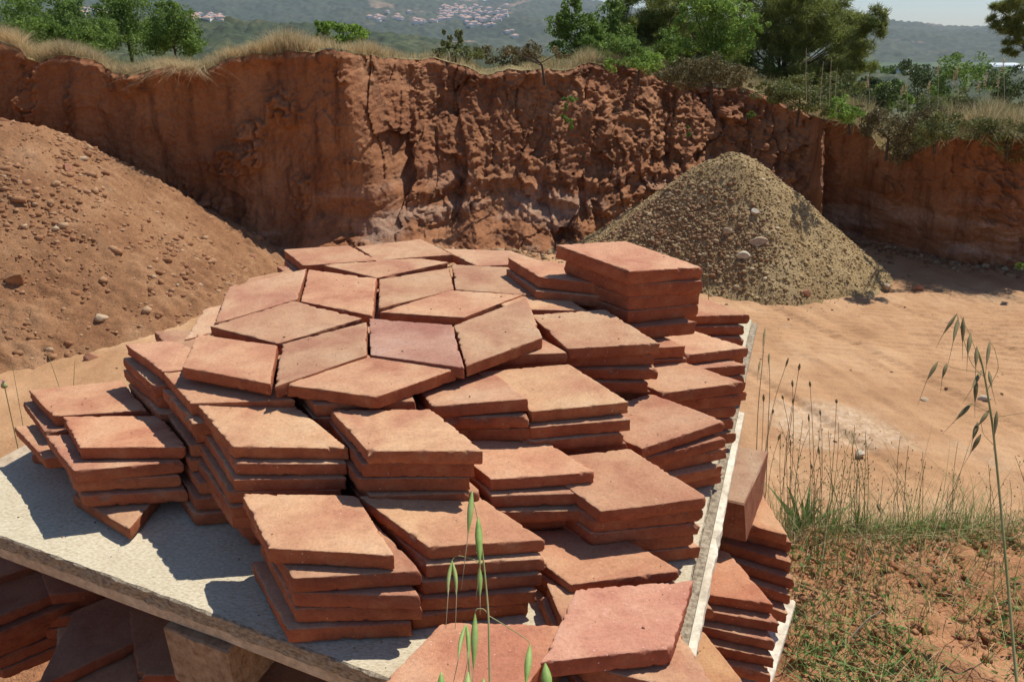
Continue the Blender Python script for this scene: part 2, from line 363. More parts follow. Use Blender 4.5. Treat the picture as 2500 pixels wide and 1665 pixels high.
# ---------------------------------------------------------------- scatter helpers
def ico(sub=1):
    import bmesh
    bm = bmesh.new(); bmesh.ops.create_icosphere(bm, subdivisions=sub, radius=1); V = np.array([v.co[:] for v in bm.verts])
    Fc = np.array([[v.index for v in f.verts] for f in bm.faces]); bm.free(); return V, Fc
ICO1, ICO2 = ico(1), ico(3)
def rotm(n):
    q = rng.normal(size=(n, 4)); q /= np.linalg.norm(q, axis=1)[:, None]; w, x, y, z = q.T
    return np.stack([np.stack([1 - 2 * (y * y + z * z), 2 * (x * y - z * w), 2 * (x * z + y * w)], -1), np.stack([2 * (x * y + z * w), 1 - 2 * (x * x + z * z), 2 * (y * z - x * w)], -1), np.stack([2 * (x * z - y * w), 2 * (y * z + x * w), 1 - 2 * (x * x + y * y)], -1)], 1)
def rocks(P, S, base=ICO1, rough=.22, flat=.7):
    """arrays of lumpy stones at P with radius S"""
    V0, F0 = base; n = len(P)
    sc = rng.uniform(.6, 1.15, (n, 1, 3)); V = V0[None] * sc
    V = V * (1 + rng.uniform(-rough, rough, (n, len(V0), 1)))
    V = np.einsum('nij,nkj->nki', rotm(n), V) * S[:, None, None]; V[..., 2] *= flat
    V = V + P[:, None, :]
    Fa = F0[None] + (np.arange(n) * len(V0))[:, None, None]
    return V.reshape(-1, 3), Fa.reshape(-1, 3)
def cone_h(x, y, cx, cy, H, slope, ex=0, rnd=.25):
    dx = x - cx; dx = np.where(dx < 0, np.minimum(dx + ex, 0), dx) if ex else dx
    r = np.sqrt(dx * dx + (y - cy) ** 2)
    r = np.sqrt(r * r + rnd * rnd) - rnd
    return H - slope * r

# gravel pile
GC = (3.66, 12.75, 1.86)
def gp(x, y):
    a = np.arctan2(y - GC[1], x - GC[0])
    y = np.where(y < GC[1], GC[1] + (y - GC[1]) * 1.28, y); r = np.hypot(x - GC[0], y - GC[1]); k = .76 + .05 * np.sin(2 * a + .6) + .035 * vnoise(a * 2.2, 3.)
    z = GC[2] - k * (np.sqrt(r * r + .05) - .22) + np.clip(r - 1.9, 0, 3) * .06
    return z + .035 * fbm(x * 1.7, y * 1.7, o=3) + .02 * fbm(x * 5, y * 5)
def heap(name, fn, x0, x1, y0, y1, step, m, label, cat, cut=-.02):
    X, Y = np.meshgrid(np.arange(x0, x1, step), np.arange(y0, y1, step), indexing='ij'); Z = fn(X, Y)
    V = np.stack([X, Y, np.maximum(Z, -.12)], -1).reshape(-1, 3); Fc = grid_faces(*X.shape)
    keep = (Z.ravel()[Fc] > -.06).any(1); Fc = Fc[keep]
    u, inv = np.unique(Fc, return_inverse=True); V = V[u]; Fc = inv.reshape(Fc.shape)
    o = mesh_np(name, V, Fc, m, loc=((x0 + x1) / 2, (y0 + y1) / 2, 0)); return tag(o, label, cat)
gpile = heap('gravel_pile', lambda x, y: gp(x, y) + .012 * fbm(x * 25, y * 25, o=2), .5, 7.2, 9.6, 15.2, .035, GRAVEL, 'conical heap of tan gravel standing before the red earth cliff', 'gravel pile')
def sample(fn, n, x0, x1, y0, y1, zmin=.0, wt=None):
    P = []
    while sum(len(p) for p in P) < n:
        x = rng.uniform(x0, x1, n * 2); y = rng.uniform(y0, y1, n * 2); z = fn(x, y); k = (z > zmin)
        if wt is not None: k &= rng.random(len(x)) < wt(x, y, z)
        P.append(np.stack([x, y, z], 1)[k])
    return np.concatenate(P)[:n]
PEB = m_objtint('tan_pebbles', [(0, (.26, .16, .065)), (.4, (.39, .265, .12)), (.82, (.46, .335, .165)), (1, (.60, .49, .31))])
PEBR = m_objtint('reddish_clods', [(0, (.20, .10, .045)), (.5, (.29, .16, .078)), (.85, (.36, .24, .125)), (1, (.44, .34, .20))])
P1 = sample(gp, 22000, .8, 7, 9.8, 13.8, 0)
S1 = rng.gamma(1.0, .0062, len(P1)) + .005
V, Fc = rocks(P1 + [0, 0, .002], np.clip(S1, .005, .045)); part_g = mesh_np('pebbles', V, Fc, PEB, parent=gpile, smooth=True, loc=None)
part_g.matrix_parent_inverse = Matrix.Translation(-Vector(gpile.location)); tag(part_g, kind='stuff')
redw = lambda x, y, z: np.clip(1.3 - np.hypot((x - 2.75) / 1.15, (z - .75) / .62), 0, 1) * (y < 12.8)
P2 = sample(gp, 5500, .8, 7, 9.8, 13.2, 0, redw); S2 = np.clip(rng.gamma(1.0, .010, len(P2)) + .006, .006, .055)
V, Fc = rocks(P2 + [0, 0, .006], S2); o = mesh_np('clods', V, Fc, PEBR, parent=gpile); o.matrix_parent_inverse = Matrix.Translation(-Vector(gpile.location)); tag(o, kind='stuff')

# dirt heap at the left
def dh(x, y):
    z = cone_h(x, y, -7.75, 11.6, 2.42, .78, ex=5, rnd=.9) - .05 * np.clip(-7.75 - x, 0, 6)
    r = np.hypot(x + 7.75, y - 11.6); z = z + np.clip(r - 3.4, 0, 3) * .05
    return z + .09 * fbm(x * .9, y * .9, o=3)
def dhf(x, y):
    c = np.abs(fbm(x * 5, y * 5, o=4, g=.6)) * .075 * sstep(-.35, .35, vnoise(x * 1.2, y * 1.2, 5.)) + .02 * np.abs(fbm(x * 12, y * 12, o=2)) + .016 * fbm(x * 22, y * 22, o=2); return dh(x, y) + c
dpile = heap('dirt_heap', dhf, -14.5, -2.6, 6.4, 15.5, .036, DIRT, 'large heap of loose orange dirt at the left below the cliff', 'dirt heap')
CLOD = m_objtint('orange_clods', [(0, (.24, .105, .045)), (.5, (.33, .165, .078)), (.93, (.40, .23, .12)), (1, (.50, .37, .23))])
P3 = sample(dh, 26000, -11.5, -3, 6.8, 13.5, 0, lambda x, y, z: .25 + .75 * sstep(-.1, .4, vnoise(x * 1.4, y * 1.4, 8.)))
P3b = sample(dh, 2600, -11.5, -3, 6.8, 13.5, 0, lambda x, y, z: sstep(.0, .45, vnoise(x * 1.1 + 4, y * 1.1, 8.)) + .06)
P3 = np.concatenate([P3, P3b]); V, Fc = rocks(P3 + [0, 0, .004], np.concatenate([np.clip(rng.gamma(.9, .0095, len(P3) - 2600) + .006, .006, .085), np.clip(rng.gamma(2.2, .012, 2600) + .015, .015, .10)]), rough=.28); o = mesh_np('clods', V, Fc, CLOD, parent=dpile)
o.matrix_parent_inverse = Matrix.Translation(-Vector(dpile.location)); tag(o, kind='stuff')
# clods along the cliff foot and scattered over the floor
x = rng.uniform(-6, 9, 5200); y = itp(x / np.maximum(13.5 * CP + CZ * SP, 1) * F + 1250, YB) - np.abs(rng.normal(0, .45, 5200)) - .25
P4 = np.stack([x, y, floor_h(x, y)], 1); P5 = np.concatenate([np.stack([rng.uniform(-8, 8, 500), rng.uniform(4, 13, 500)], 1), np.array([GC[0], GC[1]]) + (lambda q, r: np.stack([np.cos(q) * r, np.sin(q) * r / 1.28], 1))(rng.uniform(3.2, 6.4, 400), 2.5 + np.abs(rng.normal(0, .45, 400)))]); P5 = np.c_[P5, floor_h(P5[:, 0], P5[:, 1])]
SZ = np.concatenate([np.clip(rng.gamma(1.6, .018, 5200), .006, .11), np.clip(rng.gamma(1.4, .006, 900), .004, .035)])
V, Fc = rocks(np.concatenate([P4, P5]), SZ); tag(mesh_np('fallen_clods', V, Fc, PEBR), 'scattered red clods and crumbs along the cliff foot', 'rubble', kind='stuff')
# stones one can single out
PALE = m_simple('pale_stone', [(.3, (.38, .31, .21)), (.6, (.56, .50, .38))], 9, 5, 60, .01)
TANS = m_simple('tan_stone', [(.3, (.36, .25, .15)), (.6, (.50, .38, .25))], 9, 5, 60, .01)
REDS = m_simple('red_stone', [(.3, (.30, .13, .07)), (.6, (.42, .21, .12))], 9, 5, 60, .01)
def surf_hit(px, py, fn):
    d = ray(px, py); t0 = 3.
    for t in np.arange(3., 20, .01):
        p = d * t; p[2] += CZ
        if p[2] < float(fn(p[0], p[1])): return p
    return at_z(px, py, 0)
def stone(px, py, wpx, hpx, m, label, fn, cat='stone', seed=0):
    p = surf_hit(px, py, fn); dist = np.linalg.norm(p - [0, 0, CZ]); r = wpx / F * dist / 2
    V0, F0 = ICO2; R = np.random.default_rng(seed); V = V0 * [1, .8, hpx / wpx * 1.0]
    V = V * (1 + .14 * fbm(V0[:, 0] * 1.3 + seed, V0[:, 1] * 1.3, V0[:, 2] * 1.3, o=3))[:, None]
    for _ in range(7):
        d_ = R.normal(size=3); d_ /= np.linalg.norm(d_); e_ = np.clip(V @ d_ - R.uniform(.45, .75) * (.4 + .6 * hpx / wpx), 0, None); V = V - e_[:, None] * d_ * .92
    V = V * r * 1.2
    p = p + [0, 0, r * hpx / wpx * .35]
    o = mesh_np(cat, V, F0, m, False); o.location = [float(a) for a in p]; o.rotation_euler = (0, 0, seed); return tag(o, label, cat)
both = lambda x, y: max(float(gp(x, y)), 0.0)
bd = lambda x, y: max(float(dh(x, y)), 0.0)
stone(1815, 628, 30, 18, PALE, 'pale angular stone low on the front of the gravel pile', both, seed=1)
stone(1842, 518, 24, 12, PALE, 'small flat pale stone halfway up the gravel pile', both, seed=2)
stone(1850, 592, 38, 18, TANS, 'flat tan stone on the middle of the gravel pile', both, seed=3)
stone(1775, 568, 24, 20, TANS, 'rounded tan cobble left of the flat tan stone', both, seed=4)
stone(2165, 705, 22, 16, TANS, 'tan cobble at the right foot of the gravel pile', both, seed=5)
stone(2240, 705, 22, 16, REDS, 'dark cobble on the sand, right of the tan cobble', both, seed=6)
stone(1968, 720, 24, 16, REDS, 'brown cobble at the front foot of the gravel pile', both, seed=7)
stone(2098, 1112, 30, 14, PALE, 'flat pale stone on the sand behind the weeds', both, seed=8)
stone(2400, 974, 26, 10, PALE, 'thin pale stone lying on the rippled sand', both, seed=9)
stone(2256, 980, 20, 12, TANS, 'small grey tan stone on the rippled sand', both, seed=10)
stone(350, 372, 44, 28, DIRT, 'big orange clod on the dirt heap skyline', bd, 'clod', seed=11)
stone(45, 688, 52, 26, DIRT, 'large pale orange clod low on the dirt heap', bd, 'clod', seed=12)
stone(225, 876, 26, 22, REDS, 'dark red clod on the sand before the dirt heap', bd, 'clod', seed=13)
stone(248, 778, 28, 16, TANS, 'tan clod near the foot of the dirt heap', bd, 'clod', seed=14)
stone(163, 413, 30, 16, REDS, 'reddish clod high on the dirt heap', bd, 'clod', seed=15)
stone(617, 632, 20, 18, REDS, 'small red clod beyond the star of tiles, at the foot of the dirt heap', bd, 'clod', seed=16)

ZB_PAL = -4.713
# tile data: top-face corners (x y z) in pallet units, then thickness
TILES = '''
T1|-3.589 7.934 -3.397 -2.589 7.632 -3.404 -2.378 6.657 -3.385 -3.394 7.029 -3.38 0.139
T2|-3.528 8.186 -3.406 -2.746 8.924 -3.365 -1.779 8.36 -3.377 -2.612 7.696 -3.415 0.139
T3|-3.742 9.466 -3.37 -2.874 10.106 -3.336 -2.724 9.022 -3.383 -3.526 8.287 -3.421 0.139
T4|-2.838 10.079 -3.339 -1.842 9.771 -3.359 -1.691 8.535 -3.419 -2.675 8.973 -3.393 0.139
T5|-2.539 7.639 -3.39 -1.712 8.273 -3.386 -1.547 7.335 -3.383 -2.318 6.599 -3.386 0.139
T6|-2.254 6.683 -3.404 -1.557 7.407 -3.416 -0.576 7.075 -3.422 -1.305 6.427 -3.41 0.139
T7|-1.695 8.355 -3.375 -0.701 8.135 -3.369 -0.491 7.021 -3.385 -1.508 7.35 -3.39 0.139
T8|-0.671 8.097 -3.358 0.181 8.895 -3.312 0.341 7.738 -3.356 -0.476 7.09 -3.395 0.139
T9|-1.623 8.62 -3.402 -0.814 9.369 -3.386 0.13 9.142 -3.368 -0.581 8.399 -3.382 0.139
T10|-1.809 9.785 -3.379 -0.895 10.289 -3.383 -0.764 9.373 -3.381 -1.638 8.681 -3.376 0.139
T11|-2.732 10.438 -3.392 -1.85 10.97 -3.392 -0.918 10.583 -3.392 -1.855 9.875 -3.392 0.139
T14|-0.871 10.464 -3.388 0.146 10.241 -3.363 0.263 9.114 -3.37 -0.748 9.41 -3.394 0.139
T12|-3.532 11.267 -3.409 -2.543 11.428 -3.388 -1.973 10.603 -3.372 -3.01 10.427 -3.394 0.139
T13|-2.447 11.446 -3.417 -1.466 11.745 -3.379 -0.87 10.825 -3.351 -1.986 10.676 -3.395 0.139
T15|-1.074 11.253 -3.392 -0.035 11.167 -3.392 0.502 10.557 -3.392 -0.521 10.384 -3.392 0.139
La5|-4.848 7.16 -4.031 -3.839 7.24 -4.064 -3.253 6.508 -4.015 -4.278 6.445 -3.983 0.136
Lb5|-5.625 7.833 -4.063 -4.664 8.087 -4.062 -4.005 7.315 -4.039 -4.965 7.182 -4.043 0.13
F1_5|-2.431 5.673 -3.98 -1.399 5.683 -4.009 -0.929 4.809 -3.963 -1.943 4.868 -3.94 0.146
F2_5|-1.378 5.667 -4.006 -0.415 5.881 -4.077 0.274 5.155 -4.086 -0.677 4.976 -4.018 0.131
F3_3|-0.115 5.761 -4.478 0.896 5.79 -4.441 1.431 5.087 -4.354 0.485 4.944 -4.378 0.099
S1_8|-3.114 6.611 -3.582 -2.249 6.785 -3.647 -1.493 5.978 -3.706 -2.53 5.886 -3.628 0.132
S3_8|-1.774 6.499 -3.584 -0.788 6.531 -3.593 -0.247 5.695 -3.56 -1.264 5.694 -3.552 0.14
Mb_8|-3.756 7.318 -3.58 -2.775 7.476 -3.586 -2.162 6.669 -3.567 -3.168 6.584 -3.562 0.14
Ma_8|-4.477 8.021 -3.564 -3.5 8.27 -3.564 -2.784 7.571 -3.564 -3.737 7.286 -3.564 0.141
Mc_8|-4.311 8.402 -3.564 -3.321 8.541 -3.564 -2.705 7.753 -3.564 -3.696 7.614 -3.564 0.141
S5_6|-0.766 6.612 -3.961 0.241 6.629 -3.942 0.769 5.878 -3.893 -0.191 5.781 -3.907 0.129
R7_8|-1.186 7.537 -3.714 -0.184 7.329 -3.599 0.164 6.538 -3.486 -0.79 6.552 -3.578 0.138
R6_8|-0.385 7.367 -3.599 0.625 7.477 -3.559 1.164 6.638 -3.576 0.192 6.508 -3.616 0.139
R5_9|-0.951 8.36 -3.493 0.045 8.447 -3.493 0.618 7.628 -3.493 -0.378 7.541 -3.493 0.134
R4_95|0.229 8.568 -3.416 1.132 8.622 -3.364 1.64 7.668 -3.399 0.61 7.652 -3.455 0.143
R3_10|-0.467 9.617 -3.392 0.527 9.431 -3.392 0.923 8.653 -3.392 -0.071 8.699 -3.392 0.145
R2_11|-0.071 9.997 -3.132 0.95 9.802 -3.184 1.37 8.93 -3.177 0.344 9.134 -3.124 0.154
R1_12|0.564 9.326 -2.76 1.496 9.744 -2.829 2.398 8.985 -2.951 1.404 8.604 -2.874 0.177
Q1_5|0.161 6.267 -4.01 1.163 6.421 -3.977 1.757 5.62 -3.991 0.773 5.457 -4.023 0.14
Q2_5|0.587 7.315 -4.087 1.583 7.615 -3.997 2.25 6.975 -3.983 1.312 6.569 -4.075 0.133
Q3_5|1.08 8.383 -4.013 2.082 8.446 -3.976 2.667 7.776 -3.932 1.69 7.565 -3.964 0.146
Q4_6|1.441 9.359 -3.997 2.439 9.518 -4.013 3.034 8.88 -3.993 2.187 8.61 -3.974 0.142
R11_6|0.519 9.066 -3.765 1.509 9.205 -3.765 2.125 8.417 -3.765 1.134 8.278 -3.765 0.156
Q5_6|1.754 10.463 -3.852 2.749 10.398 -3.852 3.263 9.662 -3.852 2.258 9.599 -3.852 0.141
PS1_4|0.524 4.826 -4.317 1.521 4.997 -4.373 1.156 4.118 -4.234 0.204 3.944 -4.179 0.144
PS2_3|-1.068 3.643 -4.34 -0.538 4.491 -4.34 0.461 4.456 -4.34 -0.069 3.608 -4.34 0.184
La5#1|-4.949 6.958 -4.151 -3.976 7.188 -4.188 -3.29 6.461 -4.151 -4.263 6.23 -4.114 0.136
La5#2|-4.933 7.078 -4.298 -3.941 7.205 -4.32 -3.335 6.409 -4.288 -4.327 6.283 -4.266 0.136
La5#3|-4.849 7.039 -4.436 -3.855 7.155 -4.45 -3.258 6.353 -4.429 -4.251 6.237 -4.414 0.136
La5#4|-4.435 7.461 -4.584 -3.602 6.908 -4.579 -3.664 5.91 -4.561 -4.497 6.463 -4.566 0.136
Lb5#1|-5.694 7.791 -4.193 -4.718 8.01 -4.191 -4.041 7.275 -4.173 -5.016 7.055 -4.175 0.13
Lb5#2|-5.61 7.426 -4.317 -4.653 7.716 -4.317 -3.923 7.032 -4.304 -4.881 6.742 -4.305 0.13
Lb5#3|-5.641 7.677 -4.452 -4.673 7.928 -4.451 -3.971 7.215 -4.442 -4.939 6.964 -4.443 0.13
Lb5#4|-5.385 7.27 -4.58 -4.672 7.971 -4.582 -3.708 7.704 -4.58 -4.421 7.003 -4.577 0.13
F1_5#1|-2.31 5.497 -4.12 -1.316 5.609 -4.147 -0.722 4.805 -4.117 -1.716 4.693 -4.09 0.146
F1_5#2|-2.223 5.574 -4.273 -1.223 5.56 -4.288 -0.735 4.687 -4.261 -1.735 4.701 -4.246 0.146
F1_5#3|-2.271 5.536 -4.418 -1.272 5.579 -4.43 -0.736 4.734 -4.413 -1.735 4.692 -4.401 0.146
F1_5#4|-2.36 5.456 -4.564 -1.362 5.529 -4.57 -0.801 4.701 -4.562 -1.798 4.629 -4.556 0.146
F2_5#1|-1.326 5.687 -4.151 -0.338 5.844 -4.206 0.291 5.068 -4.209 -0.696 4.911 -4.154 0.131
F2_5#2|-1.364 5.65 -4.289 -0.375 5.802 -4.33 0.25 5.021 -4.332 -0.738 4.87 -4.291 0.131
F2_5#3|-1.36 5.627 -4.43 -0.367 5.75 -4.457 0.235 4.952 -4.458 -0.757 4.829 -4.43 0.131
F2_5#4|-1.474 5.528 -4.569 -0.492 5.719 -4.583 0.164 4.965 -4.585 -0.818 4.773 -4.57 0.131
F3_3#1|-0.151 5.762 -4.557 0.844 5.865 -4.538 1.43 5.054 -4.472 0.435 4.952 -4.492 0.099
F3_3#2|-0.149 5.774 -4.636 0.846 5.882 -4.626 1.436 5.075 -4.593 0.442 4.967 -4.603 0.099
S1_8#1|-3.077 6.643 -3.726 -2.081 6.733 -3.791 -1.505 5.915 -3.831 -2.501 5.825 -3.766 0.132
S1_8#2|-3.097 6.575 -3.866 -2.103 6.68 -3.922 -1.515 5.871 -3.957 -2.509 5.766 -3.901 0.132
S1_8#3|-3.165 6.571 -4.004 -2.171 6.674 -4.051 -1.584 5.864 -4.079 -2.579 5.761 -4.033 0.132
S1_8#4|-3.182 6.5 -4.145 -2.192 6.64 -4.182 -1.575 5.853 -4.207 -2.566 5.713 -4.17 0.132
S1_8#5|-3.197 6.547 -4.287 -2.205 6.676 -4.315 -1.597 5.881 -4.333 -2.589 5.752 -4.305 0.132
S1_8#6|-3.149 6.551 -4.43 -2.162 6.711 -4.448 -1.53 5.935 -4.461 -2.517 5.776 -4.442 0.132
S1_8#7|-3.118 6.63 -4.572 -2.128 6.775 -4.581 -1.508 5.99 -4.587 -2.498 5.845 -4.578 0.132
S3_8#1|-1.839 6.569 -3.728 -0.839 6.581 -3.735 -0.329 5.721 -3.704 -1.329 5.709 -3.697 0.14
S3_8#2|-1.886 6.545 -3.867 -0.887 6.57 -3.874 -0.365 5.717 -3.848 -1.365 5.692 -3.841 0.14
S3_8#3|-1.822 6.472 -4.007 -0.824 6.533 -4.013 -0.272 5.699 -3.992 -1.27 5.638 -3.986 0.14
S3_8#4|-1.833 6.477 -4.148 -0.834 6.529 -4.153 -0.29 5.691 -4.136 -1.288 5.639 -4.131 0.14
S3_8#5|-1.788 6.464 -4.289 -0.79 6.532 -4.293 -0.233 5.702 -4.281 -1.23 5.634 -4.277 0.14
S3_8#6|-1.776 6.486 -4.431 -0.777 6.523 -4.433 -0.246 5.675 -4.425 -1.245 5.639 -4.422 0.14
S3_8#7|-1.795 6.484 -4.572 -0.795 6.5 -4.573 -0.28 5.643 -4.569 -1.28 5.626 -4.567 0.14
Mb_8#1|-3.75 7.209 -3.719 -2.763 7.37 -3.725 -2.131 6.595 -3.708 -3.118 6.435 -3.703 0.14
Mb_8#2|-3.767 7.309 -3.863 -2.779 7.459 -3.868 -2.155 6.677 -3.853 -3.143 6.528 -3.849 0.14
Mb_8#3|-3.826 7.285 -4.004 -2.835 7.423 -4.008 -2.22 6.634 -3.996 -3.211 6.496 -3.992 0.14
Mb_8#4|-3.826 7.239 -4.145 -2.834 7.367 -4.148 -2.228 6.572 -4.138 -3.219 6.444 -4.136 0.14
Mb_8#5|-3.704 7.04 -4.285 -2.715 7.188 -4.288 -2.093 6.405 -4.281 -3.082 6.257 -4.278 0.14
Mb_8#6|-3.726 6.978 -4.428 -2.736 7.114 -4.429 -2.122 6.325 -4.424 -3.113 6.188 -4.423 0.14
Mb_8#7|-3.764 6.919 -4.57 -2.776 7.076 -4.571 -2.146 6.299 -4.569 -3.134 6.142 -4.568 0.14
Ma_8#1|-4.511 7.962 -3.708 -3.535 8.182 -3.708 -2.857 7.447 -3.708 -3.833 7.227 -3.708 0.141
Ma_8#2|-4.523 7.942 -3.852 -3.556 8.197 -3.852 -2.852 7.487 -3.852 -3.819 7.232 -3.852 0.141
Ma_8#3|-4.466 7.868 -3.995 -3.49 8.086 -3.995 -2.813 7.349 -3.995 -3.789 7.132 -3.995 0.141
Ma_8#4|-4.432 7.929 -4.139 -3.464 8.176 -4.139 -2.765 7.461 -4.139 -3.734 7.213 -4.139 0.141
Ma_8#5|-4.429 7.976 -4.282 -3.459 8.22 -4.282 -2.762 7.503 -4.282 -3.732 7.258 -4.282 0.141
Ma_8#6|-4.451 7.971 -4.426 -3.482 8.22 -4.426 -2.783 7.506 -4.426 -3.751 7.257 -4.426 0.141
Ma_8#7|-4.424 8.014 -4.569 -3.46 8.279 -4.569 -2.749 7.576 -4.569 -3.713 7.311 -4.569 0.141
Mc_8#1|-4.303 8.41 -3.708 -3.31 8.525 -3.708 -2.714 7.722 -3.708 -3.707 7.607 -3.708 0.141
Mc_8#2|-4.332 8.404 -3.852 -3.344 8.558 -3.852 -2.717 7.779 -3.852 -3.705 7.625 -3.852 0.141
Mc_8#3|-4.336 8.412 -3.995 -3.349 8.572 -3.995 -2.717 7.797 -3.995 -3.704 7.637 -3.995 0.141
Mc_8#4|-4.313 8.409 -4.139 -3.326 8.57 -4.139 -2.694 7.796 -4.139 -3.681 7.635 -4.139 0.141
Mc_8#5|-4.316 8.434 -4.282 -3.325 8.567 -4.282 -2.715 7.775 -4.282 -3.706 7.642 -4.282 0.141
Mc_8#6|-4.319 8.427 -4.426 -3.33 8.575 -4.426 -2.707 7.793 -4.426 -3.696 7.645 -4.426 0.141
Mc_8#7|-4.332 8.44 -4.569 -3.343 8.591 -4.569 -2.718 7.81 -4.569 -3.707 7.659 -4.569 0.141
S5_6#1|-0.712 6.561 -4.083 0.287 6.59 -4.068 0.812 5.738 -4.023 -0.188 5.71 -4.038 0.129
S5_6#2|-0.845 6.509 -4.209 0.155 6.518 -4.196 0.663 5.656 -4.16 -0.337 5.647 -4.173 0.129
S5_6#3|-0.797 6.54 -4.335 0.2 6.614 -4.327 0.764 5.788 -4.301 -0.234 5.714 -4.309 0.129
S5_6#4|-0.799 6.568 -4.462 0.197 6.658 -4.457 0.774 5.841 -4.439 -0.222 5.751 -4.444 0.129
S5_6#5|-0.767 6.558 -4.587 0.228 6.66 -4.585 0.814 5.85 -4.576 -0.181 5.748 -4.578 0.129
R7_8#1|-1.235 7.48 -3.838 -0.241 7.373 -3.746 0.164 6.459 -3.633 -0.83 6.565 -3.724 0.138
R7_8#2|-1.183 7.493 -3.96 -0.189 7.384 -3.882 0.213 6.468 -3.784 -0.781 6.578 -3.863 0.138
R7_8#3|-1.225 7.505 -4.089 -0.229 7.418 -4.025 0.194 6.512 -3.943 -0.802 6.599 -4.007 0.138
R7_8#4|-1.216 7.513 -4.214 -0.22 7.42 -4.162 0.198 6.512 -4.097 -0.798 6.604 -4.148 0.138
R7_8#5|-1.196 7.477 -4.337 -0.2 7.386 -4.298 0.22 6.479 -4.249 -0.776 6.569 -4.288 0.138
R7_8#6|-1.185 7.509 -4.463 -0.191 7.398 -4.436 0.209 6.481 -4.404 -0.784 6.593 -4.43 0.138
R7_8#7|-1.185 7.521 -4.588 -0.191 7.416 -4.575 0.216 6.502 -4.559 -0.779 6.607 -4.572 0.138
R6_8#1|-0.399 7.249 -3.743 0.596 7.351 -3.709 1.182 6.541 -3.721 0.187 6.439 -3.755 0.139
R6_8#2|-0.462 7.194 -3.885 0.529 7.321 -3.855 1.136 6.526 -3.865 0.144 6.398 -3.895 0.139
R6_8#3|-0.397 7.317 -4.018 0.6 7.387 -3.995 1.159 6.558 -4.005 0.162 6.488 -4.028 0.139
R6_8#4|-0.384 7.341 -4.156 0.615 7.394 -4.138 1.16 6.556 -4.146 0.161 6.503 -4.165 0.139
R6_8#5|-0.405 7.351 -4.296 0.593 7.406 -4.282 1.141 6.569 -4.288 0.142 6.514 -4.302 0.139
R6_8#6|-0.418 7.323 -4.435 0.58 7.396 -4.426 1.142 6.569 -4.43 0.144 6.496 -4.439 0.139
R6_8#7|-0.412 7.346 -4.574 0.584 7.433 -4.569 1.157 6.613 -4.571 0.16 6.527 -4.576 0.139
R5_9#1|-0.958 8.412 -3.628 0.04 8.469 -3.628 0.589 7.633 -3.628 -0.41 7.576 -3.628 0.134
R5_9#2|-0.962 8.37 -3.764 0.035 8.443 -3.764 0.597 7.615 -3.764 -0.4 7.543 -3.764 0.134
R5_9#3|-0.982 8.392 -3.899 0.015 8.467 -3.899 0.579 7.641 -3.899 -0.418 7.566 -3.899 0.134
R5_9#4|-0.991 8.401 -4.035 0.007 8.46 -4.035 0.558 7.625 -4.035 -0.44 7.566 -4.035 0.134
R5_9#5|-0.972 8.361 -4.171 0.025 8.445 -4.171 0.595 7.624 -4.171 -0.401 7.54 -4.171 0.134
R5_9#6|-0.928 8.386 -4.306 0.069 8.467 -4.306 0.637 7.645 -4.306 -0.359 7.564 -4.306 0.134
R5_9#7|-0.915 8.388 -4.442 0.082 8.466 -4.442 0.647 7.641 -4.442 -0.35 7.564 -4.442 0.134
R5_9#8|-0.961 8.376 -4.577 0.036 8.464 -4.577 0.61 7.646 -4.577 -0.386 7.558 -4.577 0.134
R4_95#1|0.149 8.624 -3.561 1.148 8.574 -3.516 1.604 7.684 -3.545 0.605 7.734 -3.59 0.143
R4_95#2|0.217 8.605 -3.703 1.214 8.523 -3.665 1.641 7.619 -3.693 0.645 7.701 -3.731 0.143
R4_95#3|0.104 8.562 -3.853 1.101 8.486 -3.821 1.533 7.584 -3.844 0.536 7.66 -3.877 0.143
R4_95#4|0.099 8.565 -3.997 1.098 8.535 -3.968 1.572 7.654 -3.985 0.572 7.684 -4.014 0.143
R4_95#5|0.136 8.588 -4.138 1.134 8.532 -4.116 1.585 7.639 -4.131 0.586 7.695 -4.153 0.143
R4_95#6|0.142 8.627 -4.281 1.141 8.572 -4.264 1.592 7.68 -4.276 0.594 7.735 -4.292 0.143
R4_95#7|0.186 8.633 -4.424 1.185 8.592 -4.413 1.649 7.706 -4.42 0.649 7.747 -4.432 0.143
R4_95#8|0.163 8.647 -4.569 1.162 8.604 -4.563 1.624 7.717 -4.567 0.625 7.76 -4.572 0.143
R3_10#1|-0.504 9.56 -3.539 0.495 9.507 -3.539 0.948 8.615 -3.539 -0.051 8.669 -3.539 0.145
R3_10#2|-0.491 9.567 -3.686 0.506 9.492 -3.686 0.94 8.591 -3.686 -0.058 8.666 -3.686 0.145
R3_10#3|-0.511 9.592 -3.833 0.485 9.509 -3.833 0.911 8.604 -3.832 -0.086 8.688 -3.832 0.145
R3_10#4|-0.522 9.599 -3.979 0.476 9.535 -3.979 0.92 8.639 -3.979 -0.078 8.703 -3.979 0.145
R3_10#5|-0.528 9.611 -4.126 0.468 9.52 -4.126 0.887 8.613 -4.126 -0.109 8.703 -4.126 0.145
R3_10#6|-0.469 9.632 -4.273 0.526 9.532 -4.273 0.937 8.62 -4.273 -0.058 8.72 -4.273 0.145
R3_10#7|-0.509 9.565 -4.42 0.49 9.506 -4.42 0.938 8.613 -4.419 -0.06 8.671 -4.42 0.145
R3_10#8|-0.508 9.592 -4.566 0.489 9.515 -4.566 0.921 8.613 -4.566 -0.076 8.69 -4.566 0.145
R2_11#1|-0.087 9.957 -3.288 0.906 9.838 -3.336 1.299 8.919 -3.326 0.306 9.038 -3.278 0.154
R2_11#2|-0.097 10.105 -3.45 0.899 10.018 -3.494 1.322 9.112 -3.487 0.326 9.199 -3.443 0.154
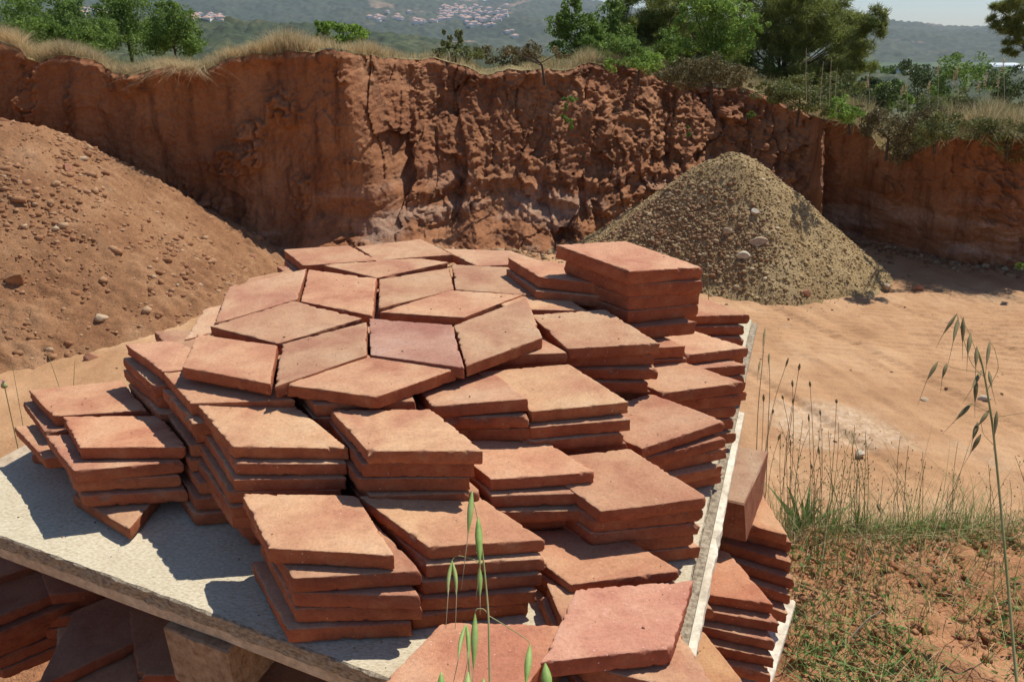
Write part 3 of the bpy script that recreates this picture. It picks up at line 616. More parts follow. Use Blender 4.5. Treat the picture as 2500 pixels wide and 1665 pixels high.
R2_11#3|-0.061 10.044 -3.608 0.932 9.926 -3.645 1.327 9.008 -3.638 0.334 9.125 -3.6 0.154
R2_11#4|-0.049 10.015 -3.766 0.944 9.892 -3.798 1.334 8.971 -3.791 0.341 9.094 -3.759 0.154
R2_11#5|-0.017 10.022 -3.924 0.972 9.878 -3.951 1.343 8.949 -3.944 0.353 9.093 -3.918 0.154
R2_11#6|-0.066 9.977 -4.08 0.929 9.879 -4.102 1.342 8.969 -4.098 0.347 9.066 -4.077 0.154
R2_11#7|-0.013 10.004 -4.24 0.978 9.867 -4.256 1.354 8.94 -4.252 0.363 9.078 -4.236 0.154
R2_11#8|-0.016 9.981 -4.397 0.977 9.865 -4.408 1.373 8.947 -4.406 0.38 9.063 -4.395 0.154
R2_11#9|-0.017 9.991 -4.555 0.976 9.875 -4.561 1.373 8.958 -4.56 0.38 9.073 -4.554 0.154
R11_6#1|0.55 9.063 -3.923 1.541 9.196 -3.923 2.151 8.404 -3.923 1.16 8.271 -3.923 0.156
R11_6#2|0.562 9.052 -4.081 1.555 9.177 -4.081 2.159 8.38 -4.081 1.167 8.255 -4.081 0.156
R11_6#3|0.556 9.01 -4.239 1.544 9.165 -4.239 2.172 8.387 -4.239 1.184 8.232 -4.239 0.156
R11_6#4|0.556 9.046 -4.397 1.548 9.177 -4.397 2.157 8.384 -4.397 1.166 8.253 -4.397 0.156
R11_6#5|0.564 9.1 -4.555 1.557 9.216 -4.555 2.154 8.413 -4.555 1.16 8.298 -4.555 0.156
Q1_5#1|0.116 6.29 -4.151 1.106 6.428 -4.125 1.722 5.64 -4.135 0.731 5.501 -4.161 0.14
Q1_5#2|0.093 6.274 -4.292 1.082 6.423 -4.273 1.705 5.641 -4.28 0.716 5.492 -4.299 0.14
Q1_5#3|0.079 6.308 -4.432 1.07 6.443 -4.419 1.683 5.653 -4.424 0.692 5.518 -4.437 0.14
Q1_5#4|0.139 6.3 -4.572 1.128 6.446 -4.566 1.75 5.663 -4.568 0.761 5.516 -4.575 0.14
Q2_5#1|0.545 7.224 -4.219 1.494 7.54 -4.149 2.242 6.877 -4.134 1.294 6.561 -4.204 0.133
Q2_5#2|0.605 7.295 -4.337 1.562 7.586 -4.285 2.292 6.902 -4.276 1.335 6.612 -4.328 0.133
Q2_5#3|0.539 7.201 -4.467 1.499 7.482 -4.432 2.222 6.792 -4.426 1.263 6.511 -4.461 0.133
Q2_5#4|0.596 7.274 -4.588 1.555 7.559 -4.571 2.281 6.871 -4.568 1.322 6.586 -4.585 0.133
Q3_5#1|1.041 8.412 -4.155 2.032 8.551 -4.127 2.647 7.763 -4.089 1.657 7.624 -4.116 0.146
Q3_5#2|1.005 8.426 -4.296 1.996 8.563 -4.275 2.61 7.773 -4.246 1.619 7.637 -4.266 0.146
Q3_5#3|1.007 8.408 -4.434 1.997 8.543 -4.421 2.61 7.752 -4.401 1.619 7.617 -4.415 0.146
Q3_5#4|1.037 8.368 -4.573 2.03 8.492 -4.566 2.633 7.695 -4.557 1.641 7.571 -4.564 0.146
Q4_6#1|1.346 9.221 -4.135 2.329 9.405 -4.149 2.98 8.646 -4.129 1.997 8.462 -4.115 0.142
Q4_6#2|1.329 9.216 -4.279 2.314 9.387 -4.289 2.955 8.619 -4.274 1.969 8.448 -4.264 0.142
Q4_6#3|1.384 9.246 -4.425 2.355 9.484 -4.432 3.047 8.762 -4.423 2.076 8.524 -4.415 0.142
Q4_6#4|1.404 9.254 -4.569 2.374 9.498 -4.573 3.069 8.779 -4.568 2.1 8.536 -4.564 0.142
Q5_6#1|1.677 10.428 -3.995 2.677 10.447 -3.995 3.194 9.591 -3.995 2.194 9.572 -3.995 0.141
Q5_6#2|1.688 10.387 -4.139 2.687 10.397 -4.139 3.196 9.536 -4.139 2.196 9.526 -4.139 0.141
Q5_6#3|1.702 10.423 -4.282 2.702 10.436 -4.282 3.213 9.577 -4.282 2.213 9.563 -4.282 0.141
Q5_6#4|1.746 10.444 -4.426 2.746 10.451 -4.426 3.252 9.588 -4.426 2.252 9.581 -4.426 0.141
Q5_6#5|1.717 10.416 -4.57 2.716 10.457 -4.57 3.251 9.613 -4.569 2.252 9.571 -4.569 0.141
R1_12#1|0.69 9.314 -2.968 1.645 9.613 -3.03 2.381 8.936 -3.111 1.426 8.637 -3.05 0.177
R1_12#2|0.678 9.304 -3.163 1.624 9.627 -3.209 2.377 8.97 -3.27 1.431 8.646 -3.225 0.177
R1_12#3|0.679 9.289 -3.36 1.625 9.611 -3.39 2.378 8.953 -3.431 1.431 8.63 -3.401 0.177
R1_12#4|0.635 9.205 -3.555 1.598 9.473 -3.571 2.312 8.772 -3.591 1.349 8.504 -3.575 0.177
PS1_4#1|0.286 5.076 -4.469 1.24 4.777 -4.459 1.458 3.801 -4.369 0.504 4.1 -4.378 0.144
PS1_4#2|0.234 5.058 -4.589 1.193 4.775 -4.586 1.428 3.803 -4.541 0.468 4.086 -4.545 0.144
PS2_3#1|-1.064 3.641 -4.526 -0.515 4.477 -4.526 0.483 4.419 -4.526 -0.066 3.583 -4.526 0.184
P2_a|2.37 8.751 -5.747 3.228 8.201 -5.747 3.285 7.336 -5.747 2.39 7.751 -5.747 0.158
P2_a#1|2.383 8.809 -5.907 3.29 8.388 -5.907 3.378 7.392 -5.907 2.471 7.813 -5.907 0.158
P2_a#2|2.419 8.666 -6.067 3.31 8.212 -6.067 3.361 7.213 -6.067 2.47 7.668 -6.067 0.158
P2_a#3|2.417 8.563 -6.227 3.308 8.11 -6.227 3.361 7.111 -6.227 2.47 7.565 -6.227 0.158
P2_a#4|2.424 8.512 -6.387 3.297 8.024 -6.387 3.31 7.024 -6.387 2.438 7.513 -6.387 0.158
P2_a#5|2.397 8.386 -6.547 3.262 7.885 -6.547 3.261 6.885 -6.547 2.396 7.386 -6.547 0.158
P2_a#6|2.357 8.592 -6.707 3.24 8.124 -6.707 3.277 7.124 -6.707 2.393 7.592 -6.707 0.158
P3_a|1.588 7.504 -5.862 2.547 7.182 -5.862 2.81 6.31 -5.862 1.841 6.537 -5.862 0.141
P3_a#1|1.617 7.394 -6.005 2.586 7.144 -6.005 2.853 6.181 -6.005 1.885 6.431 -6.005 0.141
P3_a#2|1.62 7.343 -6.149 2.574 7.045 -6.149 2.793 6.069 -6.149 1.839 6.367 -6.149 0.141
P3_a#3|1.577 7.226 -6.292 2.538 6.949 -6.292 2.778 5.978 -6.292 1.817 6.255 -6.292 0.141
P3_a#4|1.612 7.205 -6.436 2.555 6.871 -6.436 2.737 5.888 -6.436 1.795 6.221 -6.436 0.141
P3_a#5|1.576 7.359 -6.58 2.54 7.093 -6.58 2.791 6.125 -6.58 1.827 6.391 -6.58 0.141
P3_a#6|1.584 7.434 -6.723 2.545 7.157 -6.723 2.786 6.186 -6.723 1.825 6.463 -6.723 0.141
P4_a|1.075 6.418 -6.149 2.059 6.245 -6.149 2.401 5.305 -6.149 1.417 5.479 -6.149 0.141
P4_a#1|1.055 6.399 -6.292 2.038 6.218 -6.292 2.373 5.276 -6.292 1.39 5.457 -6.292 0.141
P4_a#2|1.068 6.448 -6.436 2.048 6.252 -6.436 2.368 5.304 -6.436 1.388 5.501 -6.436 0.141
P4_a#3|1.063 6.428 -6.58 2.042 6.227 -6.58 2.359 5.279 -6.58 1.379 5.479 -6.58 0.141
P4_a#4|1.051 6.402 -6.723 2.034 6.219 -6.723 2.368 5.276 -6.723 1.385 5.459 -6.723 0.141
P5_a|0.73 7.16 -5.718 1.72 7.021 -5.718 2.095 6.094 -5.718 1.105 6.233 -5.718 0.139
D2_a|-4.831 6.142 -6.005 -3.831 6.142 -6.005 -3.331 5.276 -6.005 -4.331 5.276 -6.005 0.141
D2_a#1|-4.921 6.233 -6.149 -3.921 6.225 -6.149 -3.428 5.355 -6.149 -4.428 5.363 -6.149 0.141
D2_a#2|-4.793 6.216 -6.292 -3.793 6.224 -6.292 -3.286 5.362 -6.292 -4.286 5.354 -6.292 0.141
D2_a#3|-4.807 6.286 -6.436 -3.807 6.266 -6.436 -3.325 5.39 -6.436 -4.325 5.41 -6.436 0.141
D2_a#4|-4.791 6.161 -6.58 -3.791 6.166 -6.58 -3.288 5.302 -6.58 -4.288 5.297 -6.58 0.141
D3_a|-3.89 6.854 -5.862 -3.716 5.87 -5.862 -4.482 5.227 -5.862 -4.656 6.212 -5.862 0.139
D1_a|-6.53 6.449 -5.933 -5.764 7.092 -5.933 -4.825 6.75 -5.933 -5.591 6.107 -5.933 0.141
D1_a#1|-6.487 6.397 -6.077 -5.71 7.026 -6.077 -4.776 6.667 -6.077 -5.554 6.038 -6.077 0.141
D1_a#2|-6.607 6.388 -6.221 -5.821 7.007 -6.221 -4.892 6.636 -6.221 -5.678 6.017 -6.221 0.141
D1_a#3|-6.589 6.515 -6.364 -5.812 7.144 -6.364 -4.878 6.786 -6.364 -5.655 6.157 -6.364 0.141
D1_a#4|-6.598 6.484 -6.508 -5.821 7.113 -6.508 -4.887 6.754 -6.508 -5.665 6.125 -6.508 0.141
D1_a#5|-6.52 6.524 -6.651 -5.738 7.147 -6.651 -4.807 6.781 -6.651 -5.59 6.158 -6.651 0.141
G0_a|-4.05 6.183 -5.804 -3.05 6.183 -5.804 -2.55 5.317 -5.804 -3.55 5.317 -5.804 0.141
G0_a#1|-4.113 6.197 -5.948 -3.113 6.224 -5.948 -2.591 5.371 -5.948 -3.59 5.345 -5.948 0.141
G0_a#2|-4.062 6.159 -6.091 -3.063 6.195 -6.091 -2.531 5.348 -6.091 -3.531 5.312 -6.091 0.141
G0_a#3|-4.159 6.076 -6.235 -3.159 6.104 -6.235 -2.635 5.252 -6.235 -3.635 5.224 -6.235 0.141
G1_a|-3.085 5.916 -5.847 -2.089 6.003 -5.847 -1.515 5.184 -5.847 -2.511 5.097 -5.847 0.141
G1_a#1|-3.104 5.823 -5.991 -2.108 5.913 -5.991 -1.532 5.095 -5.991 -2.528 5.005 -5.991 0.141
G1_a#2|-2.993 5.881 -6.134 -1.996 5.96 -6.134 -1.429 5.136 -6.134 -2.426 5.057 -6.134 0.141
G1_a#3|-3.129 5.792 -6.278 -2.135 5.901 -6.278 -1.544 5.094 -6.278 -2.538 4.986 -6.278 0.141
G2_a|-5.714 7.246 -5.89 -4.729 7.42 -5.89 -4.086 6.654 -5.89 -5.071 6.48 -5.89 0.141
G2_a#1|-5.707 7.355 -6.034 -4.718 7.502 -6.034 -4.096 6.719 -6.034 -5.085 6.572 -6.034 0.141
G2_a#2|-5.762 7.211 -6.178 -4.775 7.371 -6.178 -4.143 6.596 -6.178 -5.13 6.436 -6.178 0.141
G2_a#3|-5.825 7.182 -6.321 -4.838 7.346 -6.321 -4.203 6.574 -6.321 -5.19 6.41 -6.321 0.141
G3_a|-6.537 7.924 -5.804 -5.571 8.183 -5.804 -4.863 7.476 -5.804 -5.829 7.217 -5.804 0.141
G3_a#1|-6.569 7.858 -5.948 -5.596 8.089 -5.948 -4.909 7.363 -5.948 -5.882 7.131 -5.948 0.141
G3_a#2|-6.46 7.822 -6.091 -5.492 8.073 -6.091 -4.79 7.36 -6.091 -5.758 7.109 -6.091 0.141
G3_a#3|-6.512 7.899 -6.235 -5.54 8.131 -6.235 -4.852 7.405 -6.235 -5.825 7.173 -6.235 0.141
G4_a|-4.953 7.05 -5.847 -4.013 7.392 -5.847 -3.247 6.75 -5.847 -4.187 6.408 -5.847 0.141
G4_a#1|-4.99 6.97 -5.991 -4.052 7.314 -5.991 -3.284 6.673 -5.991 -4.223 6.329 -5.991 0.141
G4_a#2|-4.89 7.012 -6.134 -3.958 7.375 -6.134 -3.178 6.749 -6.134 -4.11 6.386 -6.134 0.141
G4_a#3|-4.978 6.936 -6.278 -4.042 7.287 -6.278 -3.27 6.651 -6.278 -4.207 6.301 -6.278 0.141
G5_a|-2.263 5.175 -5.89 -1.356 5.598 -5.89 -0.537 5.025 -5.89 -1.444 4.602 -5.89 0.141
G5_a#1|-2.265 5.196 -6.034 -1.355 5.612 -6.034 -0.541 5.032 -6.034 -1.45 4.617 -6.034 0.141
G5_a#2|-2.241 5.208 -6.178 -1.344 5.651 -6.178 -0.512 5.096 -6.178 -1.409 4.653 -6.178 0.141
G5_a#3|-2.291 5.169 -6.321 -1.396 5.615 -6.321 -0.562 5.063 -6.321 -1.457 4.617 -6.321 0.141
G6_a|-4.066 6.7 -5.804 -3.2 7.2 -5.804 -2.334 6.7 -5.804 -3.2 6.2 -5.804 0.141
G6_a#1|-4.121 6.633 -5.948 -3.25 7.123 -5.948 -2.389 6.613 -5.948 -3.261 6.123 -5.948 0.141
G6_a#2|-4.176 6.702 -6.091 -3.318 7.216 -6.091 -2.444 6.73 -6.091 -3.302 6.216 -6.091 0.141
G6_a#3|-4.158 6.652 -6.235 -3.282 7.134 -6.235 -2.427 6.616 -6.235 -3.303 6.134 -6.235 0.141
G7_a|-7.113 6.825 -5.847 -6.294 7.398 -5.847 -5.387 6.975 -5.847 -6.206 6.402 -5.847 0.141
G7_a#1|-7.164 6.745 -5.991 -6.342 7.315 -5.991 -5.438 6.889 -5.991 -6.26 6.319 -5.991 0.141
G7_a#2|-7.125 6.756 -6.134 -6.29 7.307 -6.134 -5.396 6.859 -6.134 -6.23 6.308 -6.134 0.141
G7_a#3|-7.079 6.711 -6.278 -6.245 7.262 -6.278 -5.351 6.816 -6.278 -6.184 6.264 -6.278 0.141
U1_9|-3.963 9.099 -3.543 -3.175 9.714 -3.543 -3.036 8.724 -3.543 -3.824 8.108 -3.543 0.139
U3_9|-3.784 10.299 -3.543 -2.996 10.915 -3.543 -2.857 9.925 -3.543 -3.645 9.309 -3.543 0.139
T16|-3.505 11.159 -3.543 -2.505 11.159 -3.543 -2.005 10.293 -3.543 -3.005 10.293 -3.543 0.139
H0_9|-2.505 7.346 -3.55 -1.509 7.433 -3.55 -0.935 6.614 -3.55 -1.931 6.527 -3.55 0.141
H0_9#1|-2.511 7.356 -3.694 -1.513 7.419 -3.694 -0.959 6.586 -3.694 -1.957 6.523 -3.694 0.141
H0_9#2|-2.521 7.322 -3.837 -1.525 7.417 -3.837 -0.945 6.603 -3.837 -1.941 6.508 -3.837 0.141
H1_9|-3.115 8.166 -3.55 -2.119 8.253 -3.55 -1.545 7.434 -3.55 -2.541 7.347 -3.55 0.141
H1_9#1|-3.114 8.186 -3.694 -2.119 8.283 -3.694 -1.538 7.469 -3.694 -2.533 7.373 -3.694 0.141
H1_9#2|-3.094 8.186 -3.837 -2.098 8.272 -3.837 -1.525 7.453 -3.837 -2.521 7.366 -3.837 0.141
H2_9|-1.935 8.316 -3.55 -0.939 8.403 -3.55 -0.365 7.584 -3.55 -1.361 7.497 -3.55 0.141
H2_9#1|-1.922 8.305 -3.694 -0.929 8.42 -3.694 -0.333 7.616 -3.694 -1.327 7.502 -3.694 0.141
H2_9#2|-1.906 8.34 -3.837 -0.909 8.421 -3.837 -0.34 7.599 -3.837 -1.337 7.518 -3.837 0.141
H3_9|-3.785 9.116 -3.55 -2.789 9.203 -3.55 -2.215 8.384 -3.55 -3.211 8.297 -3.55 0.141
H3_9#1|-3.755 9.125 -3.694 -2.757 9.19 -3.694 -2.202 8.358 -3.694 -3.199 8.293 -3.694 0.141
H3_9#2|-3.797 9.105 -3.837 -2.799 9.171 -3.837 -2.242 8.34 -3.837 -3.24 8.274 -3.837 0.141
H4_9|-2.585 9.116 -3.55 -1.589 9.203 -3.55 -1.015 8.384 -3.55 -2.011 8.297 -3.55 0.141
H4_9#1|-2.563 9.121 -3.694 -1.565 9.182 -3.694 -1.013 8.349 -3.694 -2.011 8.288 -3.694 0.141
H4_9#2|-2.547 9.141 -3.837 -1.548 9.192 -3.837 -1.004 8.352 -3.837 -2.003 8.301 -3.837 0.141
H5_9|-1.535 9.166 -3.55 -0.539 9.253 -3.55 0.035 8.434 -3.55 -0.961 8.347 -3.55 0.141
H5_9#1|-1.563 9.147 -3.694 -0.566 9.225 -3.694 0 8.401 -3.694 -0.997 8.323 -3.694 0.141
H5_9#2|-1.527 9.181 -3.837 -0.531 9.273 -3.837 0.046 8.456 -3.837 -0.95 8.364 -3.837 0.141
H6_9|-3.185 9.966 -3.55 -2.189 10.053 -3.55 -1.615 9.234 -3.55 -2.611 9.147 -3.55 0.141
H6_9#1|-3.201 9.967 -3.694 -2.204 10.046 -3.694 -1.637 9.223 -3.694 -2.634 9.144 -3.694 0.141
H6_9#2|-3.207 9.927 -3.837 -2.211 10.017 -3.837 -1.635 9.199 -3.837 -2.631 9.11 -3.837 0.141
H7_9|-2.035 9.966 -3.55 -1.039 10.053 -3.55 -0.465 9.234 -3.55 -1.461 9.147 -3.55 0.141
H7_9#1|-2.003 10.001 -3.694 -1.005 10.064 -3.694 -0.451 9.231 -3.694 -1.449 9.168 -3.694 0.141
H7_9#2|-2.023 9.947 -3.837 -1.028 10.039 -3.837 -0.45 9.223 -3.837 -1.445 9.131 -3.837 0.141
H8_9|-3.535 10.866 -3.55 -2.539 10.953 -3.55 -1.965 10.134 -3.55 -2.961 10.047 -3.55 0.141
H8_9#1|-3.545 10.883 -3.694 -2.551 10.988 -3.694 -1.963 10.179 -3.694 -2.957 10.074 -3.694 0.141
H8_9#2|-3.574 10.845 -3.837 -2.581 10.962 -3.837 -1.983 10.16 -3.837 -2.976 10.043 -3.837 0.141
H9_9|-2.435 10.966 -3.55 -1.439 11.053 -3.55 -0.865 10.234 -3.55 -1.861 10.147 -3.55 0.141
H9_9#1|-2.436 10.964 -3.694 -1.44 11.048 -3.694 -0.869 10.227 -3.694 -1.866 10.143 -3.694 0.141
H9_9#2|-2.418 10.994 -3.837 -1.422 11.082 -3.837 -0.847 10.263 -3.837 -1.844 10.175 -3.837 0.141
H10_9|-1.135 10.366 -3.55 -0.139 10.453 -3.55 0.435 9.634 -3.55 -0.561 9.547 -3.55 0.141
H10_9#1|-1.093 10.391 -3.694 -0.095 10.455 -3.694 0.459 9.622 -3.694 -0.539 9.559 -3.694 0.141
H10_9#2|-1.084 10.39 -3.837 -0.085 10.443 -3.837 0.46 9.605 -3.837 -0.538 9.552 -3.837 0.141
'''
# ---------------------------------------------------------------- tiles, boards and pallets
DEL = 23.710561919348187 - math.degrees(PITCH)          # the pallet stands a touch out of level
_c, _s = cos(radians(DEL)), sin(radians(DEL)); SCL = .16
def PW(p):
    p = np.atleast_2d(np.asarray(p, float)); y = p[:, 1] * _c - p[:, 2] * _s; z = p[:, 1] * _s + p[:, 2] * _c
    return np.stack([p[:, 0], y, z], 1) * SCL + [0, 0, CZ]
PUP = PW([0, 0, 1])[0] - PW([0, 0, 0])[0]; PUP /= np.linalg.norm(PUP)
def tile_mesh(name, C, t, seed, rough=1.0, rnd=None):
    """C: the four corners of the top face (world), t: thickness in metres"""
    R = np.random.default_rng(seed); C = np.asarray(C); cen = C.mean(0)
    n = np.cross(C[2] - C[0], C[3] - C[1]); n /= np.linalg.norm(n)
    if n[2] < 0: n = -n
    ax = C[2] - C[0]; ax -= n * (ax @ n); ax /= np.linalg.norm(ax); ay = np.cross(n, ax)
    L = np.stack([(C - cen) @ ax, (C - cen) @ ay], 1)
    if np.cross(L[1] - L[0], L[2] - L[1]) < 0: L = L[::-1]
    m = 34; out = []
    rr = np.clip(R.gamma(1.6, .0016, 4), .0012, .010)
    for i in range(4):
        a, p, b = L[i - 1], L[i], L[(i + 1) % 4]
        ua = (a - p) / np.linalg.norm(a - p); ub = (b - p) / np.linalg.norm(b - p)
        r = rr[i]; s = p + ua * r; e = p + ub * r
        for k in range(5):
            q = k / 4; out.append((1 - q) ** 2 * s + 2 * q * (1 - q) * (p * .75 + (s + e) / 2 * .25) + q * q * e)
        nb = rr[(i + 1) % 4]; pn = L[(i + 1) % 4]; s2 = p + ub * r; e2 = pn - ub * nb
        for k in range(1, m): out.append(s2 + (e2 - s2) * k / m)
    O = np.array(out); N = len(O)
    tan_ = np.roll(O, -1, 0) - np.roll(O, 1, 0); tan_ /= np.linalg.norm(tan_, axis=1)[:, None]; nrm = np.stack([tan_[:, 1], -tan_[:, 0]], 1)
    s = np.concatenate([[0], np.cumsum(np.linalg.norm(np.diff(O, axis=0), axis=1))])
    o1, o2 = R.uniform(0, 99, 2)
    w = .0007 * fbm(s * 14, o1, o=2); f = lambda k: .0007 * rough * fbm(s * 300, o1 + k, o=2)
    chip0 = 0; chip = np.clip(fbm(s * 110, o2, 1., o=3) - .25, 0, 1) * .0045 * rough + np.clip(vnoise(s * 25, o2 + 9) - .70, 0, 1) * .018 * rough
    chipb = np.clip(fbm(s * 110, o2 + 5, 2., o=3) - .3, 0, 1) * .004 * rough
    bulge = R.uniform(-.001, .0012); rings = []
    inr = min(abs(np.cross(L[(q + 1) % 4] - L[q], -L[q])) / np.linalg.norm(L[(q + 1) % 4] - L[q]) for q in range(4))
    def ring(off, z): rings.append(np.c_[O * (1 + off / inr)[:, None], z + 0 * s])
    z0 = np.zeros(N)
    ring(w - .0016 - chipb, -t + z0)
    ring(w - .0002 - chipb * .5 + f(1), -t + .0014 + chipb * .6)
    ring(w + bulge + f(2), -t * .68 + z0); ring(w + bulge * 1.2 + f(3), -t * .36 + z0)
    ring(w - chip * .35 + f(4), -.0016 - chip * 1.1)
    ring(w - .0003 - chip * .8 + f(5) * .7, -.0004 - chip * .45)
    ring(w - .0010 - chip, z0 - .0001)
    ring(w * .8 - .0045 - chip * 1.15, z0)
    warp = R.uniform(-.0008, .0008)
    for q in (.72, .42, .15): rings.append(np.c_[O * q, warp * (1 - q) + .0004 * fbm(O[:, 0] * q * 30, O[:, 1] * q * 30, o1)])
    nr = len(rings); V = np.concatenate(rings); V = np.vstack([V, [0, 0, warp], [0, 0, -t]])
    i = np.arange(N); j = (i + 1) % N; Fq = []
    for k in range(nr - 1): Fq += np.stack([k * N + i, k * N + j, (k + 1) * N + j, (k + 1) * N + i], 1).tolist()
    Fq += [[(nr - 1) * N + a, (nr - 1) * N + b, nr * N] for a, b in zip(i, j)] + [[b, a, nr * N + 1] for a, b in zip(i, j)]
    W = V[:, :1] * ax + V[:, 1:2] * ay + V[:, 2:] * n
    base = cen - n * t
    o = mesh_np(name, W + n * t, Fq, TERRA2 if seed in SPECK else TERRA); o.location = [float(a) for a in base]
    return o
ORD = ['top', 'second', 'third', 'fourth', 'fifth', 'sixth', 'seventh', 'eighth', 'ninth', 'tenth', 'eleventh']
STK = {'La5': 'front stack at the far left of the board', 'Lb5': 'rear stack at the far left of the board', 'F1_5': 'front centre stack beside the bare board corner',
       'F2_5': 'front centre stack right behind the wild oat spikelets', 'F3_3': 'front right stack behind the pink speckled tile', 'S1_8': 'second-row stack behind the left front centre stack',
       'S3_8': 'second-row stack under the front point of the star', 'Mb_8': 'stack under the front left tile of the star', 'Ma_8': 'tall stack left of the star, with a jutting side',
       'Mc_8': 'farthest stack left of the star', 'S5_6': 'low stack between second row and right edge column', 'R7_8': 'narrow stack just right of the front star point',
       'R6_8': 'stack with a broad tan top right of the star', 'R5_9': 'half-hidden stack under the right star tile', 'R4_95': 'stack with a pitted large top below the tallest stack',
       'R3_10': 'low-topped stack touching the right tip of the star', 'R2_11': 'stack with a tilted top between star and tallest stack', 'R11_6': 'small red stack at the foot of the tallest stack',
       'Q1_5': 'nearest stack in the right edge column', 'Q2_5': 'second nearest stack in the right edge column', 'Q3_5': 'third stack back in the right edge column', 'Q4_6': 'fourth stack back in the right edge column',
       'Q5_6': 'farthest stack in the right edge column', 'R1_12': 'tallest stack at the back right', 'PS1_4': 'stack with the pink speckled top at bottom right', 'PS2_3': 'low pair at the bottom centre edge',
       'P2_a': 'lower pallet stack beside the weeds', 'P3_a': 'lower pallet stack beyond the pale lath', 'P4_a': 'lowest stack at the bottom right edge', 'D2_a': 'shaded stack under the board, with a lit corner', 'D1_a': 'shaded stack under the left end of the board'}
SOLO = {'T1': 'front left tile of the top star, its front edge deep red', 'T2': 'left-pointing long tile of the top star with small pits', 'T3': 'outermost rear left tile of the top star', 'T4': 'squarish pinkish tile at the rear left of the star centre',
        'T5': 'narrow tile between the front point and left arm of the star', 'T6': 'big front point tile of the star with a thick rough edge', 'T7': 'purplish grey tile, the only dull one in the star', 'T8': 'right front tile of the star with a chipped lower edge',
        'T9': 'right-pointing long tile of the star, right of its centre', 'T10': 'small-looking tan tile behind the star centre', 'T11': 'flat long tile along the back of the star centre', 'T14': 'rear right tile of the star, broken at its right corner',
        'T12': 'back left tile standing out on the skyline of the star', 'T13': 'backmost tile on the skyline, peaked toward the cliff', 'T15': 'hidden-edged back right tile behind the star',
        'P5_a': 'small tile corner poking out right of the pale lath', 'D3_a': 'big tile darkened for the shade under the board', 'U1_9': 'red tile tip peeping out under the left side of the star', 'U3_9': 'tiny tile tip behind the rear left of the star', 'T16': 'tile peeping out below the back left skyline tile'}
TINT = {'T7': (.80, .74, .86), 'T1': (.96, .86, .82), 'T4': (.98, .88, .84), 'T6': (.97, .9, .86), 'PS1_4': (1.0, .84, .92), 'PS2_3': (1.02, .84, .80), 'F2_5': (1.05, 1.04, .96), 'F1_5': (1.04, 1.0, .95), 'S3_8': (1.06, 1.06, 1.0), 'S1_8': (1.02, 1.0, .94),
        'R6_8': (1.04, 1.04, .96), 'S5_6': (1.02, .90, .86), 'Q1_5': (.92, .84, .80), 'Q2_5': (.90, .80, .78), 'F3_3': (.96, .84, .78), 'La5': (1.0, .86, .80), 'Lb5': (.98, .88, .82), 'P3_a': (.94, .74, .68), 'P2_a': (.95, .86, .76), 'P4_a': (.92, .86, .72), 'Q3_5': (.9, .82, .78), 'Q5_6': (.9, .82, .76), 'D1_a': (.62, .52, .50), 'D2_a': (.9, .8, .7), 'D3_a': (.62, .5, .48), 'R1_12': (1.0, .90, .88)}  # the darkest tints, under the board, have its shade painted in
TL = {}
for line in TILES.strip().split('\n'):
    k, v = line.split('|'); f_ = [float(a) for a in v.split()]; TL[k] = (np.array(f_[:12]).reshape(4, 3), f_[12])
tr = random.Random(3); SPECK = {i + 1 for i, k in enumerate(TL) if k in ('PS1_4', 'PS2_3', 'P3_a', 'R4_95')}
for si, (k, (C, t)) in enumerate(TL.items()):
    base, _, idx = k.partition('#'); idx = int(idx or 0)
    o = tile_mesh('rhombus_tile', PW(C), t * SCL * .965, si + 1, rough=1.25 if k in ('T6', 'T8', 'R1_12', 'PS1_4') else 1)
    if base[0] == 'G': lab = 'terracotta tile darkened for the deep shade under the board'; grp = 'shaded tiles under the board'
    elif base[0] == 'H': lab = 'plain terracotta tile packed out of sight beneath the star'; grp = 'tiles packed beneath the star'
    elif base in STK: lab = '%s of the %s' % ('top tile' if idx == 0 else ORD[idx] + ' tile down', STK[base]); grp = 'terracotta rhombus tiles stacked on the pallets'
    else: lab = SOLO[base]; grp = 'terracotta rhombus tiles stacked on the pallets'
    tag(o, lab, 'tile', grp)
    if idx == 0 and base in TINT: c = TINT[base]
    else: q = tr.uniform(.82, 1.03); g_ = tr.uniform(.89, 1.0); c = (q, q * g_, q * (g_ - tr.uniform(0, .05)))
    if base[0] == 'G' or idx and base in ('D1_a', 'D2_a'): c = (.66, .54, .5)  # tiles under the board: deep shade put into their colour
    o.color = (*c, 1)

ZB0 = ZB_PAL
def prism(pts, z0, z1, jag=0, seg=1, seed=0):
    """closed prism in pallet units between heights z0<z1; seg subdivisions per side, jag roughness"""
    R = np.random.default_rng(seed); O = []
    pts = np.array(pts, float)
    for i in range(len(pts)):
        a, b = pts[i], pts[(i + 1) % len(pts)]
        for k in range(seg): O.append(a + (b - a) * k / seg)
    O = np.array(O); N = len(O); c = O.mean(0); d = O - c; d /= np.linalg.norm(d, axis=1)[:, None]
    r = [np.c_[O - d * (.02 + jag * R.random((N, 1))), np.full(N, z0)], np.c_[O + d * jag * R.normal(size=(N, 1)) * .5, np.full(N, z0 + .02)],
         np.c_[O + d * jag * R.normal(size=(N, 1)) * .5, np.full(N, (z0 + z1) / 2)], np.c_[O + d * jag * R.normal(size=(N, 1)) * .5, np.full(N, z1 - .012)], np.c_[O - d * (.012 + jag * R.random((N, 1))), np.full(N, z1)]]
    V = np.vstack(r); i = np.arange(N); j = (i + 1) % N; Fq = []
    for k in range(4): Fq += np.stack([k * N + i, k * N + j, (k + 1) * N + j, (k + 1) * N + i], 1).tolist()
    Fq += [(4 * N + i).tolist(), i[::-1].tolist()]
    return V, Fq
